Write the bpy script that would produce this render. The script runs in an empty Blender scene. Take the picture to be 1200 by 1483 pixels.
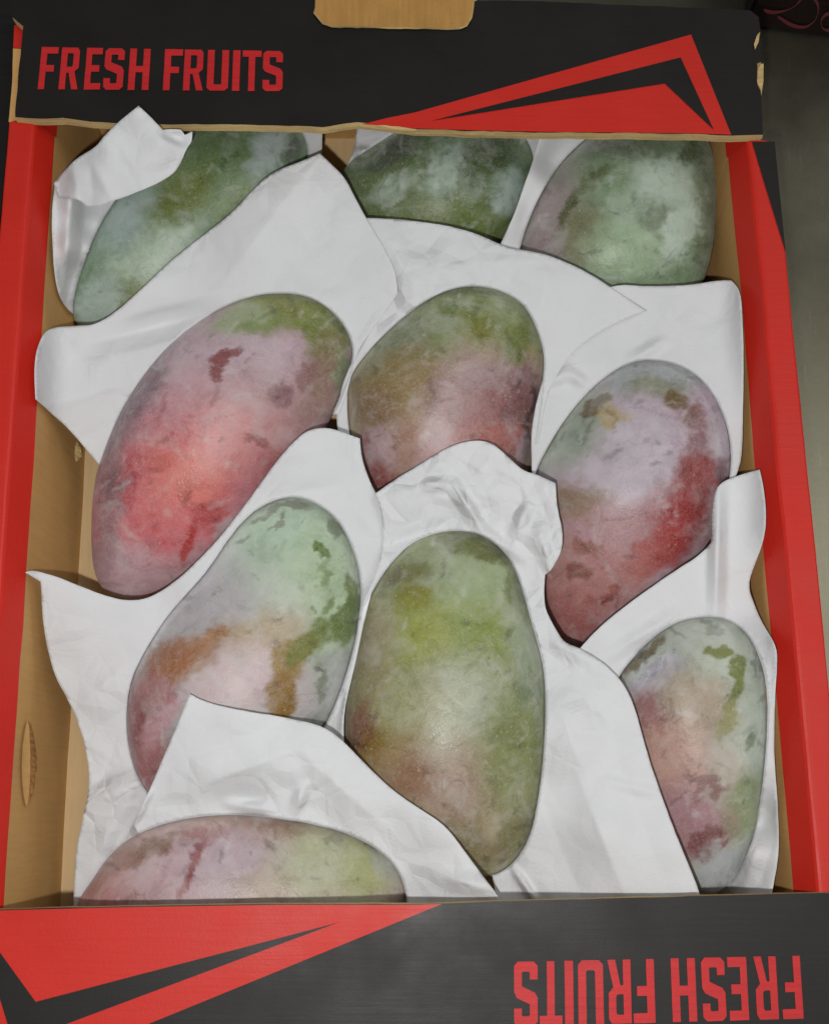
import bpy, bmesh, math, random
import numpy as np
from mathutils import Vector, Matrix
from mathutils.bvhtree import BVHTree
from mathutils.geometry import delaunay_2d_cdt, tessellate_polygon

random.seed(4)
scene = bpy.context.scene
COL = scene.collection
R_ = math.radians

# ------------------------------------------------------------------ camera
FPX, CX, CY = 1700.0, 600.0, 741.5          # focal length / centre for a 1200 x 1483 frame
PITCH = R_(13.7)
CAMLOC = np.array([0.0, 0.0, 0.575])
cam_d = bpy.data.cameras.new('camera')
cam = bpy.data.objects.new('camera', cam_d)
COL.objects.link(cam)
cam.location = CAMLOC
cam.rotation_euler = (PITCH, 0, 0)
cam_d.sensor_fit = 'VERTICAL'
cam_d.sensor_height = 36.0
cam_d.lens = 36.0 * FPX / 1483.0
cam_d.clip_start = 0.01
cam_d.clip_end = 50
scene.camera = cam

# ------------------------------------------------------------------ light
world = bpy.data.worlds.new('World')
scene.world = world
world.use_nodes = True
bgn = world.node_tree.nodes['Background']
bgn.inputs['Color'].default_value = (0.93, 0.97, 1.0, 1)
bgn.inputs['Strength'].default_value = 0.20

def area_lamp(name, loc, target, size, power, color=(1, 1, 1), shape='DISK'):
    d = bpy.data.lights.new(name, 'AREA')
    d.shape = shape
    d.size = size
    d.energy = power
    d.color = color
    o = bpy.data.objects.new(name, d)
    COL.objects.link(o)
    o.location = loc
    o.rotation_euler = (Vector(target) - Vector(loc)).to_track_quat('-Z', 'Y').to_euler()
    return o

# the phone's flash, a little below and left of the lens; a soft ceiling lamp far above
fd = bpy.data.lights.new('flash_lamp', 'POINT'); fd.energy = 5.9; fd.shadow_soft_size = 0.005; fd.color = (1.0, 0.988, 0.97)
fo = bpy.data.objects.new('flash_lamp', fd); COL.objects.link(fo); fo.location = (-0.018, -0.034, 0.575)
area_lamp('ceiling_lamp', (0.95, 0.25, 2.1), (0.0, 0.12, 0.05), 1.3, 10.5, (1.0, 0.985, 0.97))

scene.view_settings.view_transform = 'Standard'
scene.view_settings.look = 'None'
scene.view_settings.exposure = 0.0
scene.view_settings.gamma = 1.0
scene.view_settings.use_curve_mapping = False
scene.cycles.use_adaptive_sampling = True
scene.cycles.adaptive_threshold = 0.02
scene.cycles.max_bounces = 6
scene.cycles.diffuse_bounces = 3
scene.cycles.glossy_bounces = 2
scene.cycles.transmission_bounces = 3

# ------------------------------------------------------------------ pixel <-> world helpers
cp, sp = math.cos(PITCH), math.sin(PITCH)
ROT = np.array([[1, 0, 0], [0, cp, -sp], [0, sp, cp]])

def rays(px, py):
    px = np.asarray(px, float); py = np.asarray(py, float)
    d = np.stack([(px - CX) / FPX, -(py - CY) / FPX, -np.ones_like(px)], -1)
    return d @ ROT.T

def at(px, py, z):
    """point of the photograph at height z (metres above the table)"""
    d = rays(px, py)
    t = (np.asarray(z) - CAMLOC[2]) / d[..., 2]
    return CAMLOC + d * t[..., None]

def at_plane(px, py, p0, n):
    d = rays(px, py)
    t = ((np.asarray(p0) - CAMLOC) @ n) / (d @ n)
    return CAMLOC + d * t[..., None]

def to_px(P):
    c = (np.asarray(P) - CAMLOC) @ ROT
    return CX + FPX * c[..., 0] / -c[..., 2], CY - FPX * c[..., 1] / -c[..., 2]

def smooth(a, b, x):
    t = np.clip((x - a) / (b - a), 0, 1)
    return t * t * (3 - 2 * t)

def _hash(ix, iy, seed):
    h = (ix.astype(np.int64) * 374761393 + iy.astype(np.int64) * 668265263 + seed * 974634777) & 0x7fffffff
    h = ((h ^ (h >> 13)) * 1274126177) & 0x7fffffff
    return ((h ^ (h >> 16)) & 0xffff) / 65535.0

def vnoise(x, y, seed=0):
    ix, iy = np.floor(x), np.floor(y)
    fx, fy = x - ix, y - iy
    fx = fx * fx * (3 - 2 * fx); fy = fy * fy * (3 - 2 * fy)
    a = _hash(ix, iy, seed); b = _hash(ix + 1, iy, seed)
    c = _hash(ix, iy + 1, seed); d = _hash(ix + 1, iy + 1, seed)
    return (a * (1 - fx) + b * fx) * (1 - fy) + (c * (1 - fx) + d * fx) * fy

def fbm(x, y, seed=0, oct=4):
    s, a, t = 0, 0.5, 0
    for k in range(oct):
        s = s + a * vnoise(x * 2 ** k, y * 2 ** k, seed + 17 * k)
        t += a; a *= 0.55
    return s / t - 0.5

def lin(c):
    c = np.asarray(c, float) / 255.0
    return np.where(c <= 0.04045, c / 12.92, ((c + 0.055) / 1.055) ** 2.4)

# ------------------------------------------------------------------ object helpers
def tag(o, label=None, cat=None, group=None, kind=None):
    if label: o['label'] = label
    if cat: o['category'] = cat
    if group: o['group'] = group
    if kind: o['kind'] = kind
    return o

def mesh_obj(name, verts, faces, mats, parent=None, smooth_shade=False, mat_idx=None, origin=None):
    verts = np.asarray(verts, float)
    if origin is not None:
        verts = verts - np.asarray(origin)
    me = bpy.data.meshes.new(name)
    me.from_pydata(verts.tolist(), [], [list(map(int, f)) for f in faces])
    for m in (mats if isinstance(mats, (list, tuple)) else [mats]):
        me.materials.append(m)
    if mat_idx is not None:
        me.polygons.foreach_set('material_index', np.asarray(mat_idx, dtype=np.int32))
    if smooth_shade:
        me.polygons.foreach_set('use_smooth', np.ones(len(me.polygons), dtype=bool))
    me.update()
    o = bpy.data.objects.new(name, me)
    COL.objects.link(o)
    if origin is not None:
        o.location = origin
    if parent is not None:
        o.parent = parent
    return o

def fix_normals(o):
    bm = bmesh.new(); bm.from_mesh(o.data)
    bmesh.ops.recalc_face_normals(bm, faces=bm.faces)
    bm.to_mesh(o.data); bm.free()

# ------------------------------------------------------------------ materials
class NT:
    def __init__(self, name):
        self.m = bpy.data.materials.new(name); self.m.use_nodes = True
        self.t = self.m.node_tree
        self.b = self.t.nodes['Principled BSDF']
        self.out = self.t.nodes['Material Output']
    def n(self, typ, **kw):
        x = self.t.nodes.new(typ)
        for k, v in kw.items():
            if k.startswith('i_'):
                x.inputs[k[2:].replace('_', ' ')].default_value = v
            else:
                setattr(x, k, v)
        return x
    def l(self, a, b):
        self.t.links.new(a, b)
    def coord(self, scale=(1, 1, 1), rot=(0, 0, 0)):
        tc = self.n('ShaderNodeTexCoord'); mp = self.n('ShaderNodeMapping')
        mp.inputs['Scale'].default_value = scale; mp.inputs['Rotation'].default_value = rot
        self.l(tc.outputs['Object'], mp.inputs['Vector'])
        return mp.outputs['Vector']
    def noise(self, vec, scale, detail=4, rough=0.55, dist=0.0):
        x = self.n('ShaderNodeTexNoise')
        x.inputs['Scale'].default_value = scale; x.inputs['Detail'].default_value = detail
        x.inputs['Roughness'].default_value = rough; x.inputs['Distortion'].default_value = dist
        self.l(vec, x.inputs['Vector']); return x.outputs['Fac']
    def ramp(self, fac, stops):
        x = self.n('ShaderNodeValToRGB')
        while len(x.color_ramp.elements) < len(stops): x.color_ramp.elements.new(0.5)
        for e, (p, c) in zip(x.color_ramp.elements, stops):
            e.position = p; e.color = (*c, 1) if len(c) == 3 else c
        self.l(fac, x.inputs['Fac']); return x.outputs['Color']
    def maprange(self, fac, a, b, c, d):
        x = self.n('ShaderNodeMapRange')
        for k, v in zip(('From Min', 'From Max', 'To Min', 'To Max'), (a, b, c, d)): x.inputs[k].default_value = v
        self.l(fac, x.inputs['Value']); return x.outputs['Result']
    def math(self, op, a, b=None):
        x = self.n('ShaderNodeMath', operation=op)
        for i, v in enumerate((a, b)):
            if v is None: continue
            if isinstance(v, (int, float)): x.inputs[i].default_value = v
            else: self.l(v, x.inputs[i])
        return x.outputs[0]
    def mix(self, fac, a, b, mode='MIX'):
        x = self.n('ShaderNodeMix', data_type='RGBA', blend_type=mode)
        for i, v in zip((0, 6, 7), (fac, a, b)):
            if isinstance(v, (int, float)): x.inputs[i].default_value = v
            elif isinstance(v, tuple): x.inputs[i].default_value = (*v, 1) if len(v) == 3 else v
            else: self.l(v, x.inputs[i])
        return x.outputs[2]
    def bump(self, h, strength, dist):
        x = self.n('ShaderNodeBump'); x.inputs['Strength'].default_value = strength; x.inputs['Distance'].default_value = dist
        self.l(h, x.inputs['Height']); self.l(x.outputs['Normal'], self.b.inputs['Normal']); return x
    def base(self, c):
        if isinstance(c, tuple): self.b.inputs['Base Color'].default_value = (*c, 1)
        else: self.l(c, self.b.inputs['Base Color'])
    def set(self, **kw):
        for k, v in kw.items():
            inp = self.b.inputs[k.replace('_', ' ')]
            if isinstance(v, (int, float)): inp.default_value = v
            else: self.l(v, inp)

def board_material(name, base, var, rough=0.6, spec=0.35, rib_axis=0, rib=0.06, wear=0.0, wear_col=(0.3, 0.25, 0.2), rib_scale=140, bump=0.35):
    """printed or bare corrugated board: fibre noise, faint flute ribs, scuffs"""
    m = NT(name)
    v = m.coord()
    n1 = m.noise(v, 35, 5); n2 = m.noise(v, 900, 3, 0.7)
    st = [1, 1, 1]; st[rib_axis] = 0.06
    vs = m.coord(scale=tuple(st))
    n3 = m.noise(vs, rib_scale * 4, 2, 0.6)
    c = m.mix(m.maprange(n1, 0.3, 0.7, 0, 1), tuple(base * (1 - var)), tuple(base * (1 + var)))
    c = m.mix(m.maprange(n2, 0.3, 0.7, 0.0, 0.35), c, tuple(base * (1 - 1.6 * var)))
    c = m.mix(m.maprange(n3, 0.35, 0.65, 0.0, rib * 4), c, tuple(np.minimum(base * 1.5 + 0.008, 0.9)))
    if wear > 0:
        w = m.noise(vs, 260, 6, 0.75, 0.4)
        w2 = m.noise(v, 28, 3)
        wf = m.math('MULTIPLY', m.maprange(w, 0.66, 0.72, 0, 1), m.maprange(w2, 0.45, 0.62, 0, wear))
        c = m.mix(wf, c, wear_col)
    m.base(c)
    m.set(Roughness=m.maprange(n1, 0.3, 0.7, rough - 0.07, rough + 0.08))
    m.b.inputs['Specular IOR Level'].default_value = spec
    h = m.math('ADD', m.math('MULTIPLY', n3, 0.7), m.math('MULTIPLY', n2, 0.5))
    m.b.inputs['Diffuse Roughness'].default_value = 0.12
    m.bump(h, bump, 0.0004)
    return m.m

RED = np.array(lin((206, 40, 26)))
M_RED = board_material('red_print', RED * 0.92, 0.05, rough=0.5, spec=0.35, rib=0.012, wear=0.45, wear_col=(0.55, 0.16, 0.12))
M_REDL = board_material('red_lettering', np.array(lin((190, 34, 36))), 0.07, rough=0.5, wear=0.4, wear_col=(0.5, 0.25, 0.2))
M_BLACK = board_material('black_print', np.array((0.0085, 0.0070, 0.0046)), 0.18, rough=0.50, spec=0.36, rib=0.012, bump=0.16, wear=0.25, wear_col=(0.10, 0.085, 0.07))
M_SLIT = board_material('black_print_slit', np.array((0.0085, 0.0070, 0.0046)), 0.18, rough=0.50, spec=0.36, rib=0.012, bump=0.16)
M_KRAFT = board_material('kraft_board', np.array(lin((202, 157, 98))), 0.08, rough=0.72, spec=0.25, rib_axis=2, rib=0.03)
M_KRAFT_BASE = board_material('kraft_base_board', np.array(lin((214, 184, 138))), 0.06, rough=0.72, spec=0.25, rib_axis=1, rib=0.03)
M_EDGE = board_material('cut_board_edge', np.array(lin((196, 170, 118))), 0.28, rough=0.85, spec=0.15, rib_axis=0, rib=0.10, rib_scale=200)
M_TONGUE = board_material('scuffed_kraft', np.array(lin((182, 136, 72))), 0.16, rough=0.5, spec=0.4, rib_axis=1, rib=0.05)
M_TORN = board_material('torn_kraft', np.array(lin((165, 122, 72))), 0.35, rough=0.9, spec=0.1, rib_axis=2, rib=0.12, rib_scale=260)
M_MAROON = board_material('maroon_print', np.array((0.010, 0.0035, 0.0035)), 0.2, rough=0.5)
M_SCRIPT = board_material('dull_red_script', np.array((0.15, 0.03, 0.032)), 0.2, rough=0.5)
M_DARK = board_material('dark_carton_board', np.array((0.006, 0.0045, 0.004)), 0.2, rough=0.7)

def table_material():
    m = NT('worn_steel')
    v = m.coord(); vs = m.coord(scale=(1, 0.04, 1), rot=(0, 0, 0.5))
    n1 = m.noise(v, 14, 5, 0.6); n2 = m.noise(vs, 700, 3, 0.7); n3 = m.noise(v, 380, 3, 0.7)
    c = m.mix(m.maprange(n1, 0.3, 0.7, 0, 1), (0.145, 0.135, 0.092), (0.20, 0.19, 0.135))
    c = m.mix(m.maprange(n3, 0.35, 0.7, 0, 0.2), c, (0.12, 0.115, 0.09))
    c = m.mix(m.maprange(n2, 0.62, 0.72, 0, 0.18), c, (0.5, 0.5, 0.42))
    m.base(c); m.set(Metallic=0.85, Roughness=m.maprange(n1, 0.3, 0.7, 0.26, 0.40))
    m.bump(n3, 0.08, 0.0004)
    return m.m
M_TABLE = table_material()

def paper_material():
    m = NT('white_wrapping_paper')
    v = m.coord()
    n1 = m.noise(v, 22, 5, 0.6, 0.6); n2 = m.noise(v, 1300, 3, 0.7); n3 = m.noise(v, 70, 4, 0.6, 0.3)
    nz = m.n('ShaderNodeTexNoise'); nz.inputs['Scale'].default_value = 24; m.l(v, nz.inputs['Vector'])
    sc = m.n('ShaderNodeVectorMath', operation='SCALE'); sc.inputs['Scale'].default_value = 0.010
    wv = m.n('ShaderNodeVectorMath', operation='ADD')
    m.l(nz.outputs['Color'], sc.inputs[0]); m.l(v, wv.inputs[0]); m.l(sc.outputs[0], wv.inputs[1])
    def facets(scale):
        vo = m.n('ShaderNodeTexVoronoi', feature='DISTANCE_TO_EDGE'); vo.inputs['Scale'].default_value = scale
        m.l(wv.outputs[0], vo.inputs['Vector']); return vo.outputs['Distance']
    amt = m.n('ShaderNodeAttribute', attribute_name='crumple').outputs['Fac']
    fac = m.math('ADD', m.math('MULTIPLY', facets(11), 1.1), m.math('ADD', m.math('MULTIPLY', facets(27), 0.70), m.math('MULTIPLY', facets(75), 0.36)))
    c = m.mix(m.maprange(n1, 0.3, 0.7, 0, 1), (0.80, 0.81, 0.825), (0.84, 0.845, 0.855))
    m.base(c)
    m.set(Roughness=0.75)
    m.b.inputs['Specular IOR Level'].default_value = 0.16
    h = m.math('ADD', m.math('MULTIPLY', n2, 0.02), m.math('ADD', m.math('MULTIPLY', n3, 0.03), m.math('MULTIPLY', fac, amt)))
    m.bump(h, 1.0, 0.0075)
    tr = m.n('ShaderNodeBsdfTranslucent'); tr.inputs['Color'].default_value = (0.8, 0.79, 0.77, 1)
    mx = m.n('ShaderNodeMixShader'); mx.inputs[0].default_value = 0.20
    m.l(m.b.outputs[0], mx.inputs[1]); m.l(tr.outputs[0], mx.inputs[2]); m.l(mx.outputs[0], m.out.inputs['Surface'])
    return m.m
M_PAPER = paper_material()

def mango_material():
    m = NT('mango_skin')
    v = m.coord()
    a = m.n('ShaderNodeAttribute', attribute_name='skin')
    inf = m.n('ShaderNodeObjectInfo')
    off = m.n('ShaderNodeVectorMath', operation='ADD'); m.l(v, off.inputs[0])
    cx = m.n('ShaderNodeCombineXYZ'); m.l(inf.outputs['Random'], cx.inputs[0]); m.l(inf.outputs['Random'], cx.inputs[1])
    m.l(cx.outputs[0], off.inputs[1]); v = off.outputs[0]
    nM = m.maprange(m.noise(v, 17, 2), 0.40, 0.60, 0.30, 1.0)
    nA = m.noise(v, 48, 5, 0.66, 0.9)      # cloudy bloom
    nB = m.noise(v, 150, 4, 0.74, 0.6)     # mottling
    nC = m.noise(v, 1000, 2, 0.7)          # grain
    nD = m.noise(v, 85, 6, 0.78, 0.3)      # ragged scuffs
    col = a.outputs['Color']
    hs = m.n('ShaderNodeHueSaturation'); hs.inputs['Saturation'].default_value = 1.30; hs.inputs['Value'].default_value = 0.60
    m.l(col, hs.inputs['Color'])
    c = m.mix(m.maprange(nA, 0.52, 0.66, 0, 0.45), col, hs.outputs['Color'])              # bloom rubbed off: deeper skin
    pale = m.mix(0.45, col, (0.55, 0.56, 0.545))
    c = m.mix(m.maprange(nA, 0.47, 0.34, 0, 0.65), c, pale)                                # thick bloom
    c = m.mix(m.math('MULTIPLY', nM, m.maprange(nB, 0.46, 0.60, 0, 0.34)), c, hs.outputs['Color'])
    c = m.mix(m.math('MULTIPLY', nM, m.maprange(nB, 0.45, 0.34, 0, 0.42)), c, pale)
    c = m.mix(m.math('MULTIPLY', nM, m.maprange(nD, 0.585, 0.605, 0, 0.58)), c, hs.outputs['Color'])
    c = m.mix(m.math('MULTIPLY', nM, m.maprange(nD, 0.40, 0.37, 0, 0.45)), c, pale)
    c = m.mix(m.maprange(nC, 0.42, 0.70, 0.0, 0.30), c, pale)
    # lenticels
    vo = m.n('ShaderNodeTexVoronoi', feature='F1'); vo.inputs['Scale'].default_value = 300; vo.inputs['Randomness'].default_value = 1
    m.l(v, vo.inputs['Vector'])
    dots = m.math('MULTIPLY', m.maprange(vo.outputs['Distance'], 0.10, 0.2, 1, 0), m.maprange(nA, 0.46, 0.60, 0.0, 0.60))
    c = m.mix(dots, c, m.mix(0.6, col, (0.62, 0.52, 0.36)))
    # tangled fine strokes where the bloom has been brushed off
    n5 = m.noise(v, 75, 3, 0.6, 2.2)
    st = m.maprange(m.math('ABSOLUTE', m.math('SUBTRACT', n5, 0.5)), 0.0, 0.018, 1, 0)
    c = m.mix(m.math('MULTIPLY', st, m.maprange(m.noise(v, 23, 2), 0.48, 0.62, 0, 0.5)), c, hs.outputs['Color'])
    st2 = m.maprange(m.math('ABSOLUTE', m.math('SUBTRACT', n5, 0.42)), 0.0, 0.014, 1, 0)
    c = m.mix(m.math('MULTIPLY', st2, m.maprange(m.noise(v, 29, 2), 0.50, 0.62, 0, 0.5)), c, pale)
    # fine scratches
    ns = m.noise(v, 26, 2, 0.4, 1.2)
    line = m.maprange(m.math('ABSOLUTE', m.math('SUBTRACT', ns, 0.5)), 0.0, 0.006, 1, 0)
    ng = m.noise(v, 42, 2)
    c = m.mix(m.math('MULTIPLY', line, m.maprange(ng, 0.56, 0.64, 0, 0.5)), c, m.mix(0.6, col, (0.05, 0.045, 0.035)))
    m.base(c)
    m.set(Roughness=m.maprange(nA, 0.3, 0.7, 0.50, 0.34))
    m.b.inputs['Specular IOR Level'].default_value = 0.40
    m.b.inputs['Diffuse Roughness'].default_value = 0.32
    m.b.inputs['Sheen Weight'].default_value = 0.10
    m.b.inputs['Sheen Roughness'].default_value = 0.45
    h = m.math('ADD', m.math('MULTIPLY', nB, 0.6), m.math('ADD', m.math('MULTIPLY', nC, 0.25), m.math('MULTIPLY', nA, 0.8)))
    m.bump(h, 0.30, 0.0012)
    return m.m
M_MANGO = mango_material()

# ------------------------------------------------------------------ setting: table
ZT = 0.0
tb = mesh_obj('table_top', [(-1.2, -0.8, 0), (1.2, -0.8, 0), (1.2, 1.6, 0), (-1.2, 1.6, 0)], [(0, 1, 2, 3)], M_TABLE)
tag(tb, 'worn grey steel table under the fruit tray', None, None, 'structure')

# ------------------------------------------------------------------ the tray
ZR = 0.105          # top of the side walls
ZF0 = 0.1040        # underside of the end flaps
ZF1 = 0.1093        # top of the end flaps
ZB = 0.015          # top of the base panel
YN, YFAR = -0.103, 0.347

def line_x(p, q, y):
    return p[0] + (q[0] - p[0]) * (y - p[1]) / (q[1] - p[1])
pl0, pl1 = at(65, 200, ZR), at(-10, 1290, ZR)
pr0, pr1 = at(1066, 205, ZR), at(1164, 1290, ZR)
LX = lambda y: line_x(pl0, pl1, y)
RX = lambda y: line_x(pr0, pr1, y)

tray = bpy.data.objects.new('cardboard_tray', None)
COL.objects.link(tray)
tray.location = ((LX(0.12) + RX(0.12)) / 2, 0.12, 0)
TO = np.array(tray.location)
tag(tray, 'open red and black cardboard fruit tray with printed end flaps', 'fruit tray')

def part(name, verts, faces, mats, parent=tray, **kw):
    o = mesh_obj(name, np.asarray(verts, float) - TO, faces, mats, None, **kw)
    o.parent = parent
    return o

def sweep_wall(name, xf, side, base_shift, label):
    """folded double side wall: kraft inside, red over the rounded top and outside"""
    W = 0.0172
    prof = [(0.0 + base_shift, 0.0006, 0), (base_shift * 0.5, 0.05, 0), (0.0, ZR - 0.0138, 0), (0.0002, ZR - 0.0130, 1), (0.0048, ZR - 0.0014, 1),
            (0.0056, ZR - 0.0005, 1), (0.0066, ZR - 0.0001, 1), (0.008, ZR, 1), (W - 0.001, ZR, 1), (W - 0.0003, ZR - 0.0004, 1),
            (W, ZR - 0.0015, 1), (W, 0.0005, 1)]
    YFL = float(at(600, 184, ZR)[1]) + 0.004 if side < 0 else float(at(1110, 203, ZR)[1])
    YNL = float(at(600, 1312, ZR)[1]) - 0.004
    ys = np.unique(np.concatenate([np.linspace(YN - 0.001, YFAR + 0.003, 61), [YFL - 0.0015, YFL, YFL + 0.0005, YFL + 0.0015, YNL, YNL - 0.0005]]))
    verts, faces, mi = [], [], []
    for j, y in enumerate(ys):
        for k, (u, z, _) in enumerate(prof):
            wob = 0.0009 * (float(fbm(np.array(y * 14.0), np.array(k * 0.13), 5 + side)) * 2)
            k_ = 1 - 0.55 * float(smooth(YFL - 0.0015, YFL + 0.0015, np.array(y)))
            verts.append((xf(y) + side * (u * (k_ if u > 0.007 else 1) + wob), y, z - (0.0025 if (z > 0.09 and (y > YFL or y < YNL)) else 0)))
    n = len(prof)
    for j in range(len(ys) - 1):
        for k in range(n - 1):
            a = j * n + k
            faces.append((a, a + 1, a + n + 1, a + n)); mi.append(prof[k + 1][2])
    faces.append(tuple(range(n))); mi.append(0)
    faces.append(tuple(range((len(ys) - 1) * n, len(ys) * n))); mi.append(0)
    o = part(name, verts, faces, [M_KRAFT, M_RED], mat_idx=mi)
    fix_normals(o)
    o['label'] = label
    return o
wall_l = sweep_wall('side_wall', LX, -1, 0.0, 'left side wall, red rim with bare brown inner face')
wall_r = sweep_wall('side_wall', RX, 1, 0.004, 'right side wall, red rim with bare brown inner face')

def box_part(name, lo, hi, mat, parent=tray, bev=0.0):
    x0, y0, z0 = lo; x1, y1, z1 = hi
    v = [(x0, y0, z0), (x1, y0, z0), (x1, y1, z0), (x0, y1, z0), (x0, y0, z1), (x1, y0, z1), (x1, y1, z1), (x0, y1, z1)]
    f = [(0, 3, 2, 1), (4, 5, 6, 7), (0, 1, 5, 4), (1, 2, 6, 5), (2, 3, 7, 6), (3, 0, 4, 7)]
    return part(name, v, f, mat, parent)

fl = [(LX(YN) - 0.002, YN, ZB), (RX(YN) + 0.005, YN, ZB), (RX(YFAR) + 0.005, YFAR, ZB), (LX(YFAR) - 0.002, YFAR, ZB)]
fl += [(x, y, ZB - 0.004) for x, y, z in fl]
part('base_panel', fl, [(0, 1, 2, 3), (7, 6, 5, 4), (0, 4, 5, 1), (1, 5, 6, 2), (2, 6, 7, 3), (3, 7, 4, 0)], M_KRAFT_BASE)

def end_wall(y0, y1):
    v = []
    for y in (y0, y1):
        v += [(LX(y) + 0.0006, y, ZB + 0.0003), (RX(y) - 0.0006 + 0.004, y, ZB + 0.0003), (RX(y) - 0.0006, y, ZF0 - 0.0008), (LX(y) + 0.0006, y, ZF0 - 0.0008)]
    o = part('end_wall', v, [(3, 2, 1, 0), (4, 5, 6, 7), (0, 1, 5, 4), (1, 2, 6, 5), (2, 3, 7, 6), (3, 0, 4, 7)], [M_KRAFT, M_BLACK], mat_idx=[int(y0 < 0), int(y0 > 0), 0, 0, 0, 0])
    fix_normals(o)
    return o
end_wall(YFAR - 0.006, YFAR - 0.002)
end_wall(YN + 0.002, YN + 0.006)

def densify(poly, step, rough=0.0, seed=0, closed=True):
    poly = [np.array(p, float) for p in poly]
    out = []
    n = len(poly)
    for i in range(n if closed else n - 1):
        a, b = poly[i], poly[(i + 1) % n]
        k = max(1, int(np.hypot(*(b - a)) / step))
        for j in range(k):
            out.append(a + (b - a) * j / k)
    out = np.array(out)
    if rough:
        s = np.arange(len(out)) * 0.35
        out[:, 0] += rough * 2 * fbm(s, s * 0 + 3.3, seed)
        out[:, 1] += rough * 2 * fbm(s, s * 0 + 9.1, seed + 5)
    return out

def catmull(pts, per=8, closed=True):
    P = np.array(pts, float); n = len(P); out = []
    rng = range(n) if closed else range(n - 1)
    for i in rng:
        if closed:
            p0, p1, p2, p3 = P[(i - 1) % n], P[i], P[(i + 1) % n], P[(i + 2) % n]
        else:
            p0, p1, p2, p3 = P[max(i - 1, 0)], P[i], P[i + 1], P[min(i + 2, n - 1)]
        for j in range(per):
            t = j / per
            out.append(0.5 * ((2 * p1) + (-p0 + p2) * t + (2 * p0 - 5 * p1 + 4 * p2 - p3) * t * t + (-p0 + 3 * p1 - 3 * p2 + p3) * t ** 3))
    if not closed: out.append(P[-1])
    return np.array(out)

def slab(name, px_poly, ztop, zbot, mats, parent=tray, rough=0.8, step=14, seed=1, edge_wave=0.0):
    P = densify(px_poly, step, rough, seed)
    n = len(P)
    T = at(P[:, 0], P[:, 1], np.full(n, ztop))
    Bt = T.copy(); Bt[:, 2] = zbot
    wv = fbm(np.arange(n) * 0.23, np.arange(n) * 0.0, seed + 3)
    mid = (T + Bt) / 2
    c = T.mean(0); d = mid - c; d[:, 2] = 0; d /= np.linalg.norm(d, axis=1)[:, None]
    mid += d * (0.0003 + 0.0012 * edge_wave * wv[:, None])
    verts = np.vstack([T, mid, Bt])
    faces, mi = [], []
    for t in tessellate_polygon([[Vector(p) for p in T]]):
        faces.append(tuple(t)); mi.append(0); faces.append(tuple(2 * n + i for i in t[::-1])); mi.append(1)
    for i in range(n):
        j = (i + 1) % n
        faces.append((i, j, n + j, n + i)); mi.append(1)
        faces.append((n + i, n + j, 2 * n + j, 2 * n + i)); mi.append(1)
    o = part(name, verts, faces, mats, parent, mat_idx=mi)
    fix_normals(o)
    return o

def print_sheet(name, px_poly, z, mat, parent, thick=0.00012, holes=(), step=40, rough=0.0):
    P = densify(px_poly, step, rough, 7)
    T = at(P[:, 0], P[:, 1], np.full(len(P), z))
    loops = [[Vector(p) for p in T]]
    allv = list(T)
    for h in holes:
        H = densify(h, step); HT = at(H[:, 0], H[:, 1], np.full(len(H), z))
        loops.append([Vector(p) for p in HT]); allv += list(HT)
    o = part(name, allv, tessellate_polygon(loops), mat, parent)
    bm = bmesh.new(); bm.from_mesh(o.data)
    bmesh.ops.recalc_face_normals(bm, faces=bm.faces)
    if sum(f.normal.z for f in bm.faces) < 0: bmesh.ops.reverse_faces(bm, faces=bm.faces)
    bm.to_mesh(o.data); bm.free()
    return o

# far flap ---------------------------------------------------------------
far_poly = [(22, 170), (60, 172), (92, 171), (132, 177), (220, 180), (330, 180), (410, 182), (467, 184), (500, 179), (517, 177), (552, 181), (600, 187), (700, 190), (800, 192),
            (900, 193), (1000, 194), (1060, 196), (1104, 196), (1102, 150), (1101, 132), (1096, 120), (1095, 92), (1101, 90), (1102, 60), (1098, 24), (1086, 14), (1000, 11), (800, 3), (690, 0), (560, -4), (300, -9),
            (17, -16), (18, 25), (34, 38), (30, 72), (26, 120)]
flap_far = slab('end_flap', far_poly, ZF1, ZF0, [M_BLACK, M_EDGE], rough=1.6, edge_wave=1.0, step=9)
flap_far['label'] = 'far end flap, black with red lettering and torn front edge'
near_poly = [(-40, 1319), (0, 1317), (200, 1312), (400, 1309), (600, 1309), (640, 1308), (800, 1303), (1000, 1298), (1200, 1293), (1240, 1292), (1262, 1560), (1265, 1625), (-80, 1650), (-70, 1560)]
flap_near = slab('end_flap', near_poly, ZF1, ZF0, [M_BLACK, M_EDGE], rough=0.8, step=14, seed=12)
flap_near['label'] = 'near end flap, black with upside-down red lettering'

o = print_sheet('printed_chevron', [(524, 180), (560, 171), (600, 163), (1000, 50), (1058, 195), (1000, 193), (900, 192), (800, 191), (700, 189), (600, 186), (556, 182)], ZF1 + 0.00025, M_RED, flap_far)
o['label'] = 'red chevron printed on the far flap'
print_sheet('printed_slit', [(624, 175), (985, 83), (1033, 188), (962, 121)], ZF1 + 0.0005, M_SLIT, flap_far)
o = print_sheet('printed_chevron', [(640, 1309), (215, 1483), (-36, 1585), (-40, 1560), (-39, 1321), (0, 1318.5), (200, 1313.5), (400, 1310.5), (600, 1310.5)], ZF1 + 0.00025, M_RED, flap_near)
o['label'] = 'red chevron printed on the near flap'
print_sheet('printed_slit', [(490, 1336), (345, 1390), (102, 1481), (20, 1512), (-34, 1334), (0, 1379), (52, 1451), (200, 1412), (350, 1373)], ZF1 + 0.0005, M_SLIT, flap_near)

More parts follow.
